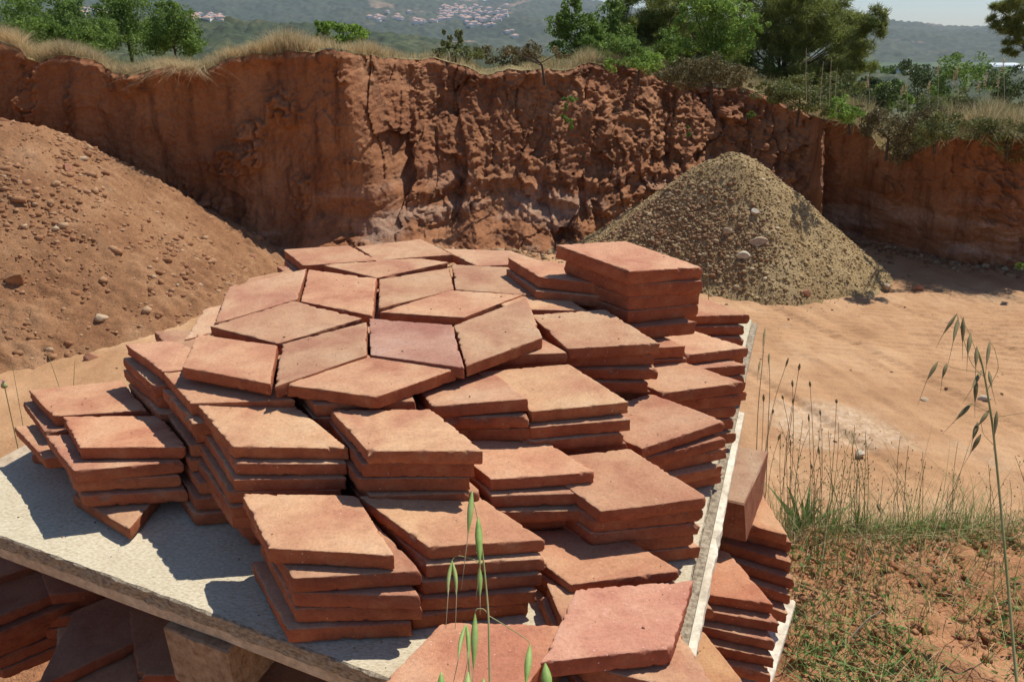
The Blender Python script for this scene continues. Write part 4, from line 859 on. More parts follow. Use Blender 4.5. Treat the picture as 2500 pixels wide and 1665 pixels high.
def pal(name, pts, z0, z1, m, root=None, smooth=False, **k):
    V, Fq = prism(pts, z0, z1, **k); W = PW(V)
    if root is None: c = W.mean(0); c[2] = W[:, 2].min(); return mesh_np(name, W, Fq, m, smooth, loc=c)
    return part(name, W, Fq, m, root, smooth)
bL, bF, bR, bK = np.array([-6.03, 6.44]), np.array([.903, 3.50]), np.array([3.98, 11.62]), np.array([-2.95, 14.56])
ue = (bF - bL) / np.linalg.norm(bF - bL); ve = (bR - bF) / np.linalg.norm(bR - bF)
root = empty('upper_pallet', PW([[-1, 9, ZB0 - .9]])[0]); tag(root, 'chipboard-topped pallet carrying the star of tiles, bare at its left corner', 'pallet')
bz = ZB0 - .006
bo = pal('board', [bL, bF, bR, bK], bz - .18, bz, [BOARD, FIBRE], root, seg=90, jag=.012, seed=4)
mi = []
me = bo.data; me.calc_loop_triangles()
for p in me.polygons: mi.append(0 if p.normal.z > .75 and len(p.vertices) > 8 else 1)
me.polygons.foreach_set('material_index', mi)
def strip(a, b, w0, w1, z0, z1, name, m, seed=1, seg=20, jag=.01):
    """a plank along a->b, between side offsets w0..w1 to the right of it"""
    d = (b - a) / np.linalg.norm(b - a); s_ = np.array([d[1], -d[0]])
    return pal(name, [a + s_ * w0, b + s_ * w0, b + s_ * w1, a + s_ * w1][::-1], z0, z1, m, root, seg=seg, jag=jag, seed=seed)
strip(bL, bF, -.50, -.045, bz - .345, bz - .184, 'deck_plank', LATH, 2)
strip(bF, bF + ve * 5.75, -.35, .155, bz - .345, bz - .184, 'deck_plank', LATHW, 3, seg=70, jag=.028)
strip(bF + ve * 5.78, bR, -.35, -.01, bz - .345, bz - .184, 'deck_plank', LATH, 3, seg=50, jag=.012)
strip(bF + ve * .2, bR, .0, .085, bz - .15, bz - .05, 'frayed_edge', FIBRE, 31, seg=120, jag=.012)
strip(bK + (bL - bK) * .02, bL, .02, .5, bz - .345, bz - .184, 'deck_plank', LATH, 5)
for q in (.33, .66): strip(bL + (bK - bL) * q, bF + (bR - bF) * q, -.3, .3, bz - .345, bz - .184, 'deck_plank', LATH, 6)
b0 = np.array([-3.13, 5.18]); dv = ue * .74; dw = ve * .62
for q in (b0, b0 - ue * 2.6, b0 + ue * 3.2):
    for g in ((0, 3.9, 7.7) if q is not None and q[0] > -4 else (3.9, 7.7)): pal('pallet_block', [q + ve * g, q + ve * g + dv, q + ve * g + dv + dw, q + ve * g + dw], bz - 1.0, bz - .35, BLOCKM, root, seg=10, jag=.012, seed=int(g) + 3)
for g in (3.9, 7.7): strip(bL + ve * g, bF + ve * g, -.66, -.04, bz - 1.13, bz - 1.005, 'bottom_plank', LATH, 9)
# lower pallet, seen at the right
zl = -6.873; root = empty('lower_pallet', PW([[0, 8, -7.8]])[0]); tag(root, 'lower pallet with a pale plank showing beneath the tiles by the weeds', 'pallet')
lB, lA = np.array([3.43, 7.16]), np.array([2.89, 6.2]); ld = (lB - lA) / np.linalg.norm(lB - lA); l0, l1 = lA - ld * 3.2, lB + ld * .35
strip(l0, l1, -.9, .0, zl - .16, zl, 'deck_plank', LATHW, 12, seg=40, jag=.015)
for q in (2.0, 4.0, 6.2): strip(l0, l1, -q - .8, -q, zl - .16, zl, 'deck_plank', LATH, 13)
ls = np.array([-ld[1], ld[0]])
for g in (.1, 1.9, 3.7):
    for w in (.05, 3.0, 6.0):
        q = l0 + ld * g + ls * w; pal('pallet_block', [q, q + ld * .8, q + ld * .8 + ls * .7, q + ls * .7], zl - .85, zl - .165, BLOCKM, root, seg=8, jag=.01, seed=3)
# upright clay block standing on the lower stack
kb, kt = -5.745, -5.24
top = np.array([(2.68, 7.25), (3.32, 8.40), (2.97, 8.52), (2.22, 7.42)]); bot = np.array([(2.75, 7.19), (3.20, 8.06), (2.85, 8.2), (2.25, 7.40)])
n_ = 14; rt, rb = [], []
for i in range(4):
    for k in range(n_): q = k / n_; rt.append(top[i] * (1 - q) + top[(i + 1) % 4] * q); rb.append(bot[i] * (1 - q) + bot[(i + 1) % 4] * q)
rt, rb = np.array(rt), np.array(rb); N = len(rt); cc = rt.mean(0); Rg = np.random.default_rng(5); rings = []
for q, ins in ((0, .015), (.04, 0), (.35, 0), (.7, 0), (.965, 0), (1, .02)):
    P = rb * (1 - q) + rt * q; d = cc - P; d /= np.linalg.norm(d, axis=1)[:, None]; rings.append(np.c_[P + d * (ins + .008 * Rg.random((N, 1))), np.full(N, kb + (kt - kb) * q)])
V = np.vstack(rings); i = np.arange(N); j = (i + 1) % N; Fq = []
for k in range(5): Fq += np.stack([k * N + i, k * N + j, (k + 1) * N + j, (k + 1) * N + i], 1).tolist()
Fq += [(5 * N + i).tolist(), i[::-1].tolist()]; W = PW(V)
o = mesh_np('clay_block', W, Fq, TERRA, False, loc=[W[:, 0].mean(), W[:, 1].mean(), W[:, 2].min()]); o.color = (.72, .78, .82, 1)
tag(o, 'thick dusty brown clay block standing upright on the lower stack', 'block')

# crumbs, bits of straw and grit lying on the tiles and the board
Pc_ = []
rs = np.random.default_rng(21)
for k, (C, t) in TL.items():
    if '#' in k or k[0] in 'HGD': continue
    A = PW(C); n_ = int(rs.integers(1, 9)); u = rs.uniform(.06, .94, (n_, 2)); Pc_.append(A[0] + u[:, :1] * (A[1] - A[0]) + u[:, 1:] * (A[3] - A[0]))
ub = rs.uniform(.02, .98, (260, 2)); q0, q1, q2 = [PW([*p, bz])[0] for p in (bL, bF, bK)]; ub[:, 1] *= .5
Pc_.append(q0 + ub[:, :1] * (q1 - q0) + ub[:, 1:] * (q2 - q0)); Pc_ = np.concatenate(Pc_)
V, Fc = rocks(Pc_ + [0, 0, .0006], np.clip(rs.gamma(1.2, .0006, len(Pc_)) + .0005, .0005, .003), rough=.35)
tag(mesh_np('brick_crumbs', V, Fc, PEBR, False), 'tiny crumbs of fired clay scattered on the tiles and board', 'crumbs', kind='stuff')
# ---------------------------------------------------------------- far country
def m_forest(name, stops, s1, s2, bare=None):
    t = NT(name); v = t.coord('Object'); c = t.ramp(t.noise(v, s1, 6, .65), stops)
    c = t.mix(1.0, c, t.ramp(t.vor(v, s2).outputs['Distance'], [(.0, (1.2, 1.2, 1.15)), (.6, (.6, .62, .6))]), 'MULTIPLY')
    if bare:
        c = t.mix(t.ramp(t.noise(v, bare, 4, .6), [(.62, 0.0), (.68, .8)]), c, (.30, .20, .12))
    t.col(c); return t.m
FAR = m_forest('far_forest', [(.3, (.030, .048, .022)), (.5, (.055, .075, .032)), (.7, (.10, .10, .05))], .004, .05, .0035)
MID = m_forest('mid_forest', [(.3, (.028, .045, .016)), (.5, (.060, .080, .028)), (.7, (.12, .12, .045))], .02, .16)
FIELD = m_forest('valley_field', [(.3, (.05, .09, .025)), (.5, (.10, .15, .05)), (.7, (.20, .20, .09))], .02, .08)
def terrain(name, ridge, Y0, Y1, z0, m, nx=260, ny=60, rough=.12, pxr=(-500, 3000), crown=0):
    px = np.linspace(*pxr, nx); q = np.linspace(0, 1, ny); P = np.zeros((nx, ny, 3))
    for i, p in enumerate(px):
        top = at_y(p, float(itp(p, ridge)), Y1)[2]; y = Y0 + (Y1 - Y0) * q
        P[i, :, 1] = y; P[i, :, 0] = (p - 1250) / F * (y * CP); P[i, :, 2] = z0 + (top - z0) * q ** 1.35
    k = (Y1 - Y0)
    n = fbm(P[..., 0] / k * 5, P[..., 1] / k * 5, 1.1, o=5, g=.55) * rough * (P[..., 2].max() - z0) * sstep(0, .35, q)[None] * (1 - .85 * sstep(.8, 1, q))[None]
    P[..., 2] += n
    if crown: P[..., 2] += crown * np.abs(fbm(P[..., 0] / crown * .35, P[..., 1] / crown * .35, o=2)) * sstep(0, .1, q)[None]
    o = mesh_np(name, P.reshape(-1, 3), grid_faces(nx, ny), m); return tag(o, kind='structure')
terrain('far_hills', [(-500, -160), (0, -120), (500, -70), (900, -40), (1100, -5), (1180, 2), (1280, -8), (1400, -4), (1500, 14), (1700, 45), (1950, 66), (2080, 55), (2160, 55), (2240, 60), (2330, 68), (2420, 66), (2500, 72), (3000, 80)], 1400, 3600, -38, FAR, 900, 160, .075, crown=9)
terrain('green_ridge', [(-500, 20), (200, 34), (430, 44), (520, 50), (600, 52), (700, 60), (850, 62), (930, 82), (1050, 96), (1150, 112), (1250, 128), (1400, 150), (1700, 165), (3000, 175)], 300, 780, -34, MID, 900, 120, .12, crown=4)
X, Y = np.meshgrid(np.linspace(-4000, 4000, 40), np.concatenate([[60, 90, 140], np.linspace(200, 1600, 30), [9000]]), indexing='ij'); Z = np.where(Y < 100, -8 - .3 * (Y - 60), -38) + 0 * X
tag(mesh_np('valley', np.stack([X, Y, Z], -1).reshape(-1, 3), grid_faces(*X.shape), FIELD), kind='structure')
HW = m_simple('house_wall', [(.3, (.70, .64, .56)), (.7, (.85, .82, .78))], .5); HR = m_simple('house_roof', [(.3, (.42, .25, .18)), (.7, (.55, .38, .30))], .5)
from mathutils.bvhtree import BVHTree
BV = [BVHTree.FromPolygons([v.co[:] for v in o.data.vertices], [p.vertices[:] for p in o.data.polygons]) for o in (bpy.data.objects['far_hills'], bpy.data.objects['green_ridge'], bpy.data.objects['valley'])]
def land(px, py):
    best = None
    for B in BV:
        h = B.ray_cast(Vector((0, 0, CZ)), Vector(ray(px, py)).normalized(), 9000)
        if h[0] is not None and (best is None or h[3] < best[1]): best = (h[0], h[3])
    return best[0] if best else Vector(at_y(px, py, 1500))
def house(x, y, z, w, d, h, rz, first=None):
    V = [(-w, -d, 0), (w, -d, 0), (w, d, 0), (-w, d, 0), (-w, -d, h), (w, -d, h), (w, d, h), (-w, d, h), (-w * .1, 0, h * 1.5), (w * .1, 0, h * 1.5)]
    e = 1.1; V += [(-w * e, -d * e, h), (w * e, -d * e, h), (w * e, d * e, h), (-w * e, d * e, h)]
    Fc = [(0, 1, 5, 4), (1, 2, 6, 5), (2, 3, 7, 6), (3, 0, 4, 7), (10, 11, 9, 8), (11, 12, 9), (12, 13, 8, 9), (13, 10, 8), (10, 13, 12, 11)]
    o = mesh_np('house', V, [list(f) for f in Fc], [HW, HR], False, mi=[0, 0, 0, 0, 1, 1, 1, 1, 0]); o.location = (x, y, z); o.rotation_euler = (0, 0, rz); return o
TOWN = [(1070, 1240, 16, 52, 95, 'white village houses among trees high on the far hillside'), (1010, 1065, 48, 60, 14, 'village houses lower left of the hillside village'), (930, 1000, 30, 50, 10, 'scattered houses at the left of the far village'), (900, 935, 42, 52, 8, 'scattered houses at the left of the far village'), (440, 545, 38, 50, 22, 'red-roofed houses in the valley beyond the left bushes'),
        (200, 300, 22, 40, 12, 'pale houses glimpsed through the left bushes'), (1235, 1260, 78, 96, 4, 'few houses on the valley floor'), (1130, 1210, 56, 66, 12, 'village houses lower left of the hillside village')]
for (xa, xb, ya, yb, n, lab) in TOWN:
    for i in range(n):
        px = random.uniform(xa, xb); py = random.uniform(ya, yb); Yd = 2500 + (70 - py) * 12 if n != 22 and n != 4 else 1250
        p = land(px, py); Yd = p[1]; s_ = 5.5 * (Yd / 2500) ** .6 * random.uniform(.8, 1.35)
        tag(house(p[0], p[1], p[2] - 3, s_ * 1.2, s_, s_ * 1.3, random.uniform(0, 3)), lab, 'house', lab)
GH = m_simple('greenhouse_film', [(.3, (.55, .60, .62)), (.7, (.72, .76, .78))], .3)
for (px, py, w, lab) in ((2205, 178, 2.5, 'small pale shed on the valley floor'), (2440, 163, 6, 'pale greenhouse range behind the right trees'), (2488, 172, 7, 'rightmost long pale greenhouse in the valley')):
    p = at_y(px, py, 330); a = w; V = []
    for k in range(7): q = pi * k / 6; V += [(-a, -cos(q) * 5, sin(q) * 1.4), (a, -cos(q) * 5, sin(q) * 1.4)]
    Fc = [[2 * k, 2 * k + 1, 2 * k + 3, 2 * k + 2] for k in range(6)] + [[2 * k for k in range(7)], [2 * k + 1 for k in range(7)][::-1]]
    o = mesh_np('greenhouse', V, Fc, GH, False); o.location = [float(c) for c in p]; tag(o, lab, 'greenhouse')

# ---------------------------------------------------------------- leaves and blades
def leaves(P, size, elong=1.8, up=.0, seed=0):
    """one folded diamond leaf per point"""
    n = len(P); R = rotm(n); s = np.asarray(size) * np.ones(n)
    L0 = np.array([(0, -.5, 0), (.5 / elong, 0, .06), (0, .5, 0), (-.5 / elong, 0, .06)])
    V = np.einsum('nij,kj->nki', R, L0) * s[:, None, None] + P[:, None, :]
    return V.reshape(-1, 3), np.arange(4 * n).reshape(n, 4)
def shellpts(c, r, n, fill=.5):
    d = rng.normal(size=(n, 3)); d /= np.linalg.norm(d, axis=1)[:, None]
    q = np.where(rng.random(n) < fill, rng.random(n) ** .5, rng.normal(1, .07, n))
    return np.asarray(c) + d * (np.asarray(r) * q[:, None])
def needles(C, n, L, w, spread=.9, up=.35):
    """tufts: n needles from every centre"""
    c = np.repeat(C, n, 0); d = rng.normal(size=c.shape); d[:, 2] += up; d /= np.linalg.norm(d, axis=1)[:, None]
    s = np.cross(d, rng.normal(size=c.shape)); s /= np.linalg.norm(s, axis=1)[:, None]
    l = L * rng.uniform(.6, 1.2, (len(c), 1)); V = np.stack([c - s * w, c + s * w, c + d * l + s * w * .3, c + d * l - s * w * .3], 1)
    return V.reshape(-1, 3), np.arange(4 * len(c)).reshape(-1, 4)
def tube(pts, rad, sides=7):
    pts = np.asarray(pts, float); rad = np.asarray(rad, float) * np.ones(len(pts)); t = np.gradient(pts, axis=0); t /= np.linalg.norm(t, axis=1)[:, None]
    a = np.cross(t, [.3, .9, .2]); a /= np.linalg.norm(a, axis=1)[:, None]; b = np.cross(t, a); q = np.arange(sides) / sides * 2 * pi
    V = pts[:, None] + rad[:, None, None] * (np.cos(q)[None, :, None] * a[:, None] + np.sin(q)[None, :, None] * b[:, None])
    n = len(pts); i = np.arange(n - 1)[:, None] * sides; j = np.arange(sides)[None]; k = (j + 1) % sides
    return V.reshape(-1, 3), np.stack([i + j, i + k, i + sides + k, i + sides + j], -1).reshape(-1, 4)
def merge(L):
    V, Fc, o = [], [], 0
    for v, f in L: V.append(v); Fc.append(f + o); o += len(v)
    return np.concatenate(V), np.concatenate(Fc)
def blades(P, h, w, lean=.35, droop=.3, wind=(0, 0), lv=4):
    """tapering bent grass blades rooted at P"""
    n = len(P); h = np.asarray(h) * np.ones(n); a = rng.uniform(0, 2 * pi, n); ln = np.abs(rng.normal(0, lean, n))
    d = np.stack([np.cos(a) * ln + wind[0], np.sin(a) * ln + wind[1], np.ones(n)], 1); s = np.stack([-np.sin(a), np.cos(a), 0 * a], 1)
    b = rng.uniform(0, 2 * pi, n); s = np.stack([np.cos(b), np.sin(b), 0 * b], 1); V = []
    for k in range(lv):
        q = k / (lv - 1); c = P + d * (h * q)[:, None]; c[:, :2] += (d[:, :2] * (h * droop * q * q)[:, None] * 1.5); c[:, 2] -= h * droop * q * q * np.minimum(ln + .3, 1)
        ww = (np.asarray(w) * (1 - q) ** .7 + 1e-4)[..., None] if np.ndim(w) else w * (1 - q) ** .7 + 1e-4
        V += [c - s * ww, c + s * ww]
    V = np.stack(V, 1); K = 2 * lv; f = np.array([[2 * k, 2 * k + 1, 2 * k + 3, 2 * k + 2] for k in range(lv - 1)])
    return V.reshape(-1, 3), (f[None] + (np.arange(n) * K)[:, None, None]).reshape(-1, 4)
BARK = m_simple('grey_bark', [(.3, (.055, .04, .03)), (.7, (.11, .085, .065))], 14, 5, 40, .01)
L_PINE = m_leaf('pine_needles', [(0, (.10, .14, .035)), (.5, (.20, .24, .06)), (1, (.36, .36, .10))], .45)
L_DARK = m_leaf('dark_foliage', [(0, (.045, .070, .020)), (.5, (.085, .120, .034)), (1, (.15, .18, .055))], .25)
L_GREEN = m_leaf('green_foliage', [(0, (.09, .15, .03)), (.5, (.165, .26, .05)), (1, (.26, .36, .085))], .4)
L_BRIGHT = m_leaf('bright_foliage', [(0, (.13, .22, .035)), (.5, (.22, .34, .06)), (1, (.32, .44, .10))], .45)
L_OLIVE = m_leaf('olive_foliage', [(0, (.10, .12, .035)), (.5, (.18, .20, .06)), (1, (.28, .28, .10))], .25)
L_HEATH = m_leaf('heath_foliage', [(0, (.10, .085, .04)), (.5, (.19, .165, .07)), (1, (.30, .25, .12))], .2)
def tree(name, label, px, py_base, Yd, blobs, leaf, mat, n=2600, seed=0, tips=None, cat='tree', group=None, needle=False, fill=.45, trunk=True):
    """blobs: (px, py, rx_px, ry_px[, dy]) clumps of the crown seen at forward distance Yd"""
    base = at_y(px, py_base, Yd); root = empty(name, base); tag(root, label, cat, group); sc = Yd / F
    tot = sum(b[2] * b[3] for b in blobs); L = []; cs = []
    for b in blobs:
        c = at_y(b[0], b[1], Yd + (b[4] + 1.6 * (Yd == 20 and b[2] > 49) if len(b) > 4 else random.uniform(-.4, .4) * b[2] * sc)); r = np.array([b[2], (b[2] + b[3]) * .5, b[3]]) * sc; cs.append(c)
        m = int(n * b[2] * b[3] / tot) + 8; sub = max(4, m // 60)
        # clumps within the clump give light and dark masses and a broken outline
        sc_ = shellpts(c, r * .85, sub, .35); k = m // sub + 1
        P = np.concatenate([shellpts(q, r * random.uniform(.22, .38), k, fill) for q in sc_])
        if needle: L.append(needles(P, 5, leaf * 1.7, leaf * .09, up=.5))
        else: L.append(leaves(P, leaf * rng.uniform(.6, 1.25, len(P))))
    V, Fc = merge(L); part('crown', V, Fc, mat, root, smooth=False)
    if trunk:
        T = []; top = np.mean(cs, 0); h = max(top[2] - base[2], .3); mid = base + (top - base) * .45 + [random.uniform(-.1, .1) * h, 0, 0]
        r0 = .035 * h + .015; T.append(tube([base - [0, 0, .3], base + (mid - base) * .5, mid, top], [r0, r0 * .8, r0 * .6, r0 * .3]))
        for c in cs:
            a = base + (mid - base) * random.uniform(.4, 1); T.append(tube([a, a + (c - a) * .5 + [0, 0, -.03 * h], c], [r0 * .4, r0 * .28, r0 * .1], 5))
        V, Fc = merge(T); part('trunk', V, Fc, BARK, root)
    return root
bush = lambda *a, **k: tree(*a, cat='bush', **k)
tree('leafy_tree', 'leftmost bright green tree behind the dry grass', 130, 130, 20, [(50, 35, 46, 40), (110, 45, 62, 52), (190, 66, 62, 50), (240, 78, 44, 44), (95, 88, 70, 40), (160, 8, 36, 28), (70, 5, 30, 24), (170, 105, 80, 26)], .075, L_GREEN, 11000)
tree('leafy_tree', 'upright green tree second from the left', 320, 130, 21, [(300, 10, 54, 48), (345, 35, 56, 50), (280, 65, 44, 44), (330, 95, 70, 34), (260, 20, 26, 24)], .07, L_GREEN, 9000)
tree('leafy_tree', 'rounded green tree at the right end of the left clump', 430, 135, 20, [(410, 25, 28, 25), (430, 62, 48, 46), (455, 98, 40, 34), (395, 85, 40, 44), (420, 115, 60, 22)], .07, L_GREEN, 8000)
bush('bush', 'yellow green bush peeping over the cliff in the middle', 835, 128, 17, [(800, 85, 32, 26), (850, 92, 44, 28), (780, 70, 16, 16), (885, 82, 18, 14)], .075, L_BRIGHT, 2600)
bush('bush', 'small pale green twin-tipped bush at the dip in the cliff edge', 1095, 150, 17, [(1085, 100, 16, 22), (1122, 98, 18, 24), (1100, 128, 40, 22), (1150, 132, 30, 20)], .06, L_OLIVE, 2000)
bush('bush', 'grey green bush right of the cliff edge dip', 1230, 165, 18, [(1180, 140, 40, 22), (1240, 140, 40, 24), (1295, 120, 26, 28), (1290, 150, 36, 20)], .06, L_HEATH, 2600)
tree('leafy_tree', 'slender fresh green tree at the left of the pines', 1410, 150, 19, [(1395, 25, 24, 26), (1370, 60, 34, 28), (1420, 75, 45, 35), (1400, 115, 55, 30), (1460, 95, 30, 35)], .075, L_GREEN, 7500)
tree('leafy_tree', 'blue green sapling crowding the pine trunk side', 1490, 150, 20, [(1480, 60, 34, 40), (1510, 100, 40, 40), (1500, 25, 25, 25)], .07, L_GREEN, 4500)
def rb(cx, cy, w, h, n, r0, r1, seed):
    R = random.Random(seed); return [(cx + R.uniform(-w, w), cy + R.uniform(-h, h), R.uniform(r0, r1), R.uniform(r0, r1) * .8, R.uniform(-1.2, 1.2)) for _ in range(n)]
tree('pine_tree', 'dark pine behind the bright green sapling', 1620, 200, 22, rb(1600, 80, 95, 110, 26, 40, 62, 1), .085, L_PINE, 14000, needle=True)
tree('pine_tree', 'big rounded pine with clumped foliage right of the sapling', 1900, 230, 20, [(1820, 20, 60, 50), (1900, -30, 80, 50), (1960, 30, 60, 45), (2040, 45, 62, 42), (2110, 75, 46, 44), (2080, 120, 58, 36), (1990, 110, 62, 40), (1900, 95, 70, 45), (1830, 100, 55, 50), (2100, 160, 42, 30), (2030, 180, 48, 30), (1940, 170, 60, 36), (1860, 180, 50, 36), (1800, 165, 45, 34), (2120, 50, 36, 26), (2060, 215, 40, 20)] + rb(1900, 90, 170, 100, 24, 50, 70, 3), .08, L_PINE, 26000, needle=True)
tree('sapling', 'bright yellow green sapling standing before the pines', 1730, 190, 17.5, [(1740, 0, 46, 46), (1710, 40, 56, 46), (1780, 30, 50, 46), (1770, 120, 60, 40), (1760, 60, 60, 40), (1820, 70, 42, 32), (1855, 62, 22, 22), (1720, 105, 60, 36), (1790, 110, 50, 30), (1670, 60, 28, 34), (1690, 10, 30, 26), (1660, 110, 30, 28)], .062, L_BRIGHT, 10500, fill=.7)
tree('hanging_pine', 'pine branch hanging into the top right corner', 2620, 200, 15, [(2480, 15, 40, 26), (2450, 60, 30, 18), (2500, 70, 40, 22), (2490, 120, 30, 16), (2470, 100, 22, 12), (2530, 40, 60, 50), (2420, 45, 14, 9), (2440, 20, 20, 10)], .055, L_PINE, 3600, needle=True)
tree('leafy_tree', 'middle distance green tree at the right, tallest of the valley clump', 2370, 250, 45, [(2350, 160, 50, 32), (2400, 190, 50, 34), (2330, 200, 46, 32), (2290, 235, 30, 26)], .16, L_GREEN, 3000)
tree('leafy_tree', 'olive tree at the right edge of the valley clump', 2460, 270, 40, [(2440, 210, 50, 34), (2490, 200, 44, 34), (2470, 245, 50, 28)], .15, L_DARK, 2600)
tree('leafy_tree', 'dark rounded tree behind the tall dry stalks', 2240, 255, 50, [(2225, 180, 40, 30), (2260, 200, 45, 30), (2240, 235, 50, 30)], .17, L_DARK, 2400)
tree('leafy_tree', 'small bright green tree left of the valley clump', 2180, 260, 30, [(2160, 230, 30, 26), (2195, 248, 30, 22), (2150, 262, 30, 18)], .11, L_GREEN, 1700)
tree('leafy_tree', 'low dark green tree below the valley clump', 2280, 290, 34, [(2260, 262, 34, 18), (2310, 268, 36, 20)], .12, L_DARK, 1500)
for i, (px, py, r) in enumerate([(2070, 170, 24), (2110, 165, 22), (2150, 168, 24), (2200, 168, 22), (2010, 175, 24), (2260, 172, 22), (2320, 170, 20), (2400, 172, 22), (1965, 180, 22), (2130, 205, 26), (2170, 215, 28), (2090, 215, 26), (1340, 165, 16), (1300, 160, 14)]):
    tree('valley_tree', 'distant green tree on the valley floor, one of a loose belt', px, py + 18, 150 - (py > 190) * 60, [(px, py, r * 1.4, r * .6), (px + r * .6, py + 3, r, r * .5), (px - r * .7, py + 4, r, r * .5)], .5, L_DARK if i % 2 else L_GREEN, 420, group='distant valley trees', trunk=False)
bush('heath_bush', 'brown green heath bush on the cliff edge under the sapling', 1740, 215, 14.8, [(1680, 180, 60, 32), (1740, 165, 50, 30), (1790, 185, 46, 30), (1630, 170, 40, 26), (1810, 205, 26, 18)], .05, L_HEATH, 6500)
bush('heath_bush', 'grey green broom bush on the cliff edge above the gravel pile', 1950, 270, 14.2, [(1900, 225, 50, 26), (1950, 240, 56, 28), (2010, 260, 46, 24), (1860, 220, 30, 20), (2040, 250, 30, 24)], .05, L_OLIVE, 5200)
bush('heath_bush', 'dry bush spilling over the notch in the cliff', 2170, 350, 13.4, [(2140, 300, 46, 34), (2190, 330, 44, 40), (2200, 370, 30, 30), (2230, 310, 40, 30), (2100, 280, 40, 22)], .045, L_HEATH, 6000)
bush('heath_bush', 'dark overhanging shrub at the right edge of the cliff top', 2470, 340, 12.2, [(2380, 310, 50, 28), (2440, 330, 50, 34), (2500, 350, 50, 50), (2550, 340, 60, 50), (2320, 300, 36, 22)], .045, L_OLIVE, 6500)
bush('heath_bush', 'pale flowering shrub among the tall dry stalks', 2330, 300, 13.2, [(2300, 285, 40, 24), (2350, 280, 40, 24), (2260, 280, 34, 22), (2400, 280, 40, 24)], .04, L_HEATH, 4000)
bush('heath_bush', 'broad mixed shrub filling the right plateau behind the stalks', 2380, 290, 15.5, rb(2360, 262, 150, 14, 12, 30, 44, 4), .055, L_OLIVE, 5000)
bush('heath_bush', 'green shrub right of the big pine, behind the dry grass', 2110, 262, 16, rb(2110, 240, 70, 14, 8, 26, 40, 5), .055, L_DARK, 3500)
bush('heath_bush', 'low yellowish shrub between the sapling and the middle dip', 1560, 170, 15.5, rb(1540, 152, 80, 8, 7, 22, 34, 6), .05, L_BRIGHT, 3000)
bush('heath_bush', 'thin brown shrub above the middle of the cliff', 1330, 168, 15.2, rb(1310, 140, 60, 14, 6, 18, 30, 7), .045, L_HEATH, 1800)
bush('heath_bush', 'ragged shrub on the lip of the cliff right of the notch', 2290, 330, 12.6, rb(2290, 318, 60, 16, 8, 22, 36, 8), .04, L_OLIVE, 5200)
bush('heath_bush', 'low green shrub on the cliff edge left of the notch', 2080, 285, 13.6, rb(2075, 268, 50, 14, 7, 20, 32, 9), .04, L_BRIGHT, 3600)
bush('bush', 'wide low green bush filling the foot of the left trees', 240, 135, 18.5, rb(230, 92, 190, 20, 14, 30, 46, 11), .07, L_GREEN, 9000)
bush('bush', 'fresh green undergrowth between the slender tree and the sapling', 1560, 165, 18, rb(1540, 120, 110, 26, 10, 30, 44, 12), .065, L_GREEN, 6500)
bush('bush', 'olive undergrowth at the foot of the big pine', 2000, 245, 17.5, rb(2010, 215, 110, 20, 9, 28, 42, 13), .06, L_OLIVE, 5500)
for lab, px, py, yy, bl in (('upper green plant clinging to the middle of the cliff face', 1392, 250, 13.25, [(1385, 240, 14, 8), (1405, 245, 16, 9), (1380, 262, 10, 8)]), ('lower green plant clinging to the middle of the cliff face', 1388, 296, 13.1, [(1385, 288, 15, 10), (1390, 305, 12, 10)]),
                            ('small green sprig on the crumbling cliff right of the middle', 1680, 330, 13.1, [(1680, 320, 8, 12)]), ('tiny green sprig near the cliff edge at the right', 1835, 285, 13.4, [(1835, 280, 12, 8)]), ('green weed at the foot of the cliff at far right', 2485, 650, 10.6, [(2490, 640, 18, 14)])):
    bush('cliff_plant', lab, px, py, yy, bl, .045, L_GREEN, n=260, trunk=False)

# dry grass along the cliff edge
G_DRY = m_leaf('dry_grass', [(0, (.42, .30, .15)), (.5, (.58, .45, .25)), (1, (.70, .59, .37))], .35, .8)
G_MIX = m_leaf('mixed_grass', [(0, (.16, .18, .06)), (.5, (.34, .30, .13)), (1, (.52, .43, .24))], .3, .8)
def edge_pts(n, pa, pb, back):
    px = rng.uniform(pa, pb, n); i = np.clip(np.searchsorted(cpx, px), 0, len(cpx) - 1); P = CTOP[i].copy()
    o_ = np.abs(rng.normal(0, back, n)); P[:, 1] += o_; P[:, 0] *= (1 + o_ / 14.); P[:, 2] += .01; return P, px
DEN = [(-300, 1), (110, 1), (300, 1), (600, .9), (640, 1.1), (760, .8), (840, .35), (900, .9), (980, .25), (1060, .4), (1150, .9), (1240, .4), (1330, .8), (1550, 1.0), (1700, .6), (1900, .9), (2100, 1), (2600, 1)]
HGT = [(-300, .30), (0, .34), (100, .3), (300, .26), (600, .26), (690, .42), (780, .3), (850, .16), (890, .34), (960, .2), (1000, .12), (1100, .3), (1200, .22), (1300, .2), (1420, .34), (1550, .3), (1750, .35), (2000, .4), (2200, .5), (2600, .5)]
def grass(name, n, pa, pb, back, mat, hs, w, label, wind=(0, 0), lean=.45, droop=.35):
    P, px = edge_pts(n, pa, pb, back); k = rng.random(n) < itp(px, DEN) * (.35 + .65 * sstep(-.35, .25, vnoise(P[:, 0] * 1.6, P[:, 1] * 1.6))); P, px = P[k], px[k]
    h = itp(px, HGT) * hs * rng.uniform(.45, 1.25, len(P)) * (1 + .5 * vnoise(P[:, 0] * 2.5, 4.))
    V, Fc = blades(P, h, w, lean, droop, wind); return tag(mesh_np(name, V, Fc, mat, False), label, 'grass', kind='stuff')
grass('dry_grass', 30000, -300, 1000, .55, G_DRY, .8, .0036, 'dry blond grass along the left cliff edge')
grass('dry_grass', 20000, 1000, 2700, .6, G_DRY, .75, .0036, 'dry grass along the right cliff edge')
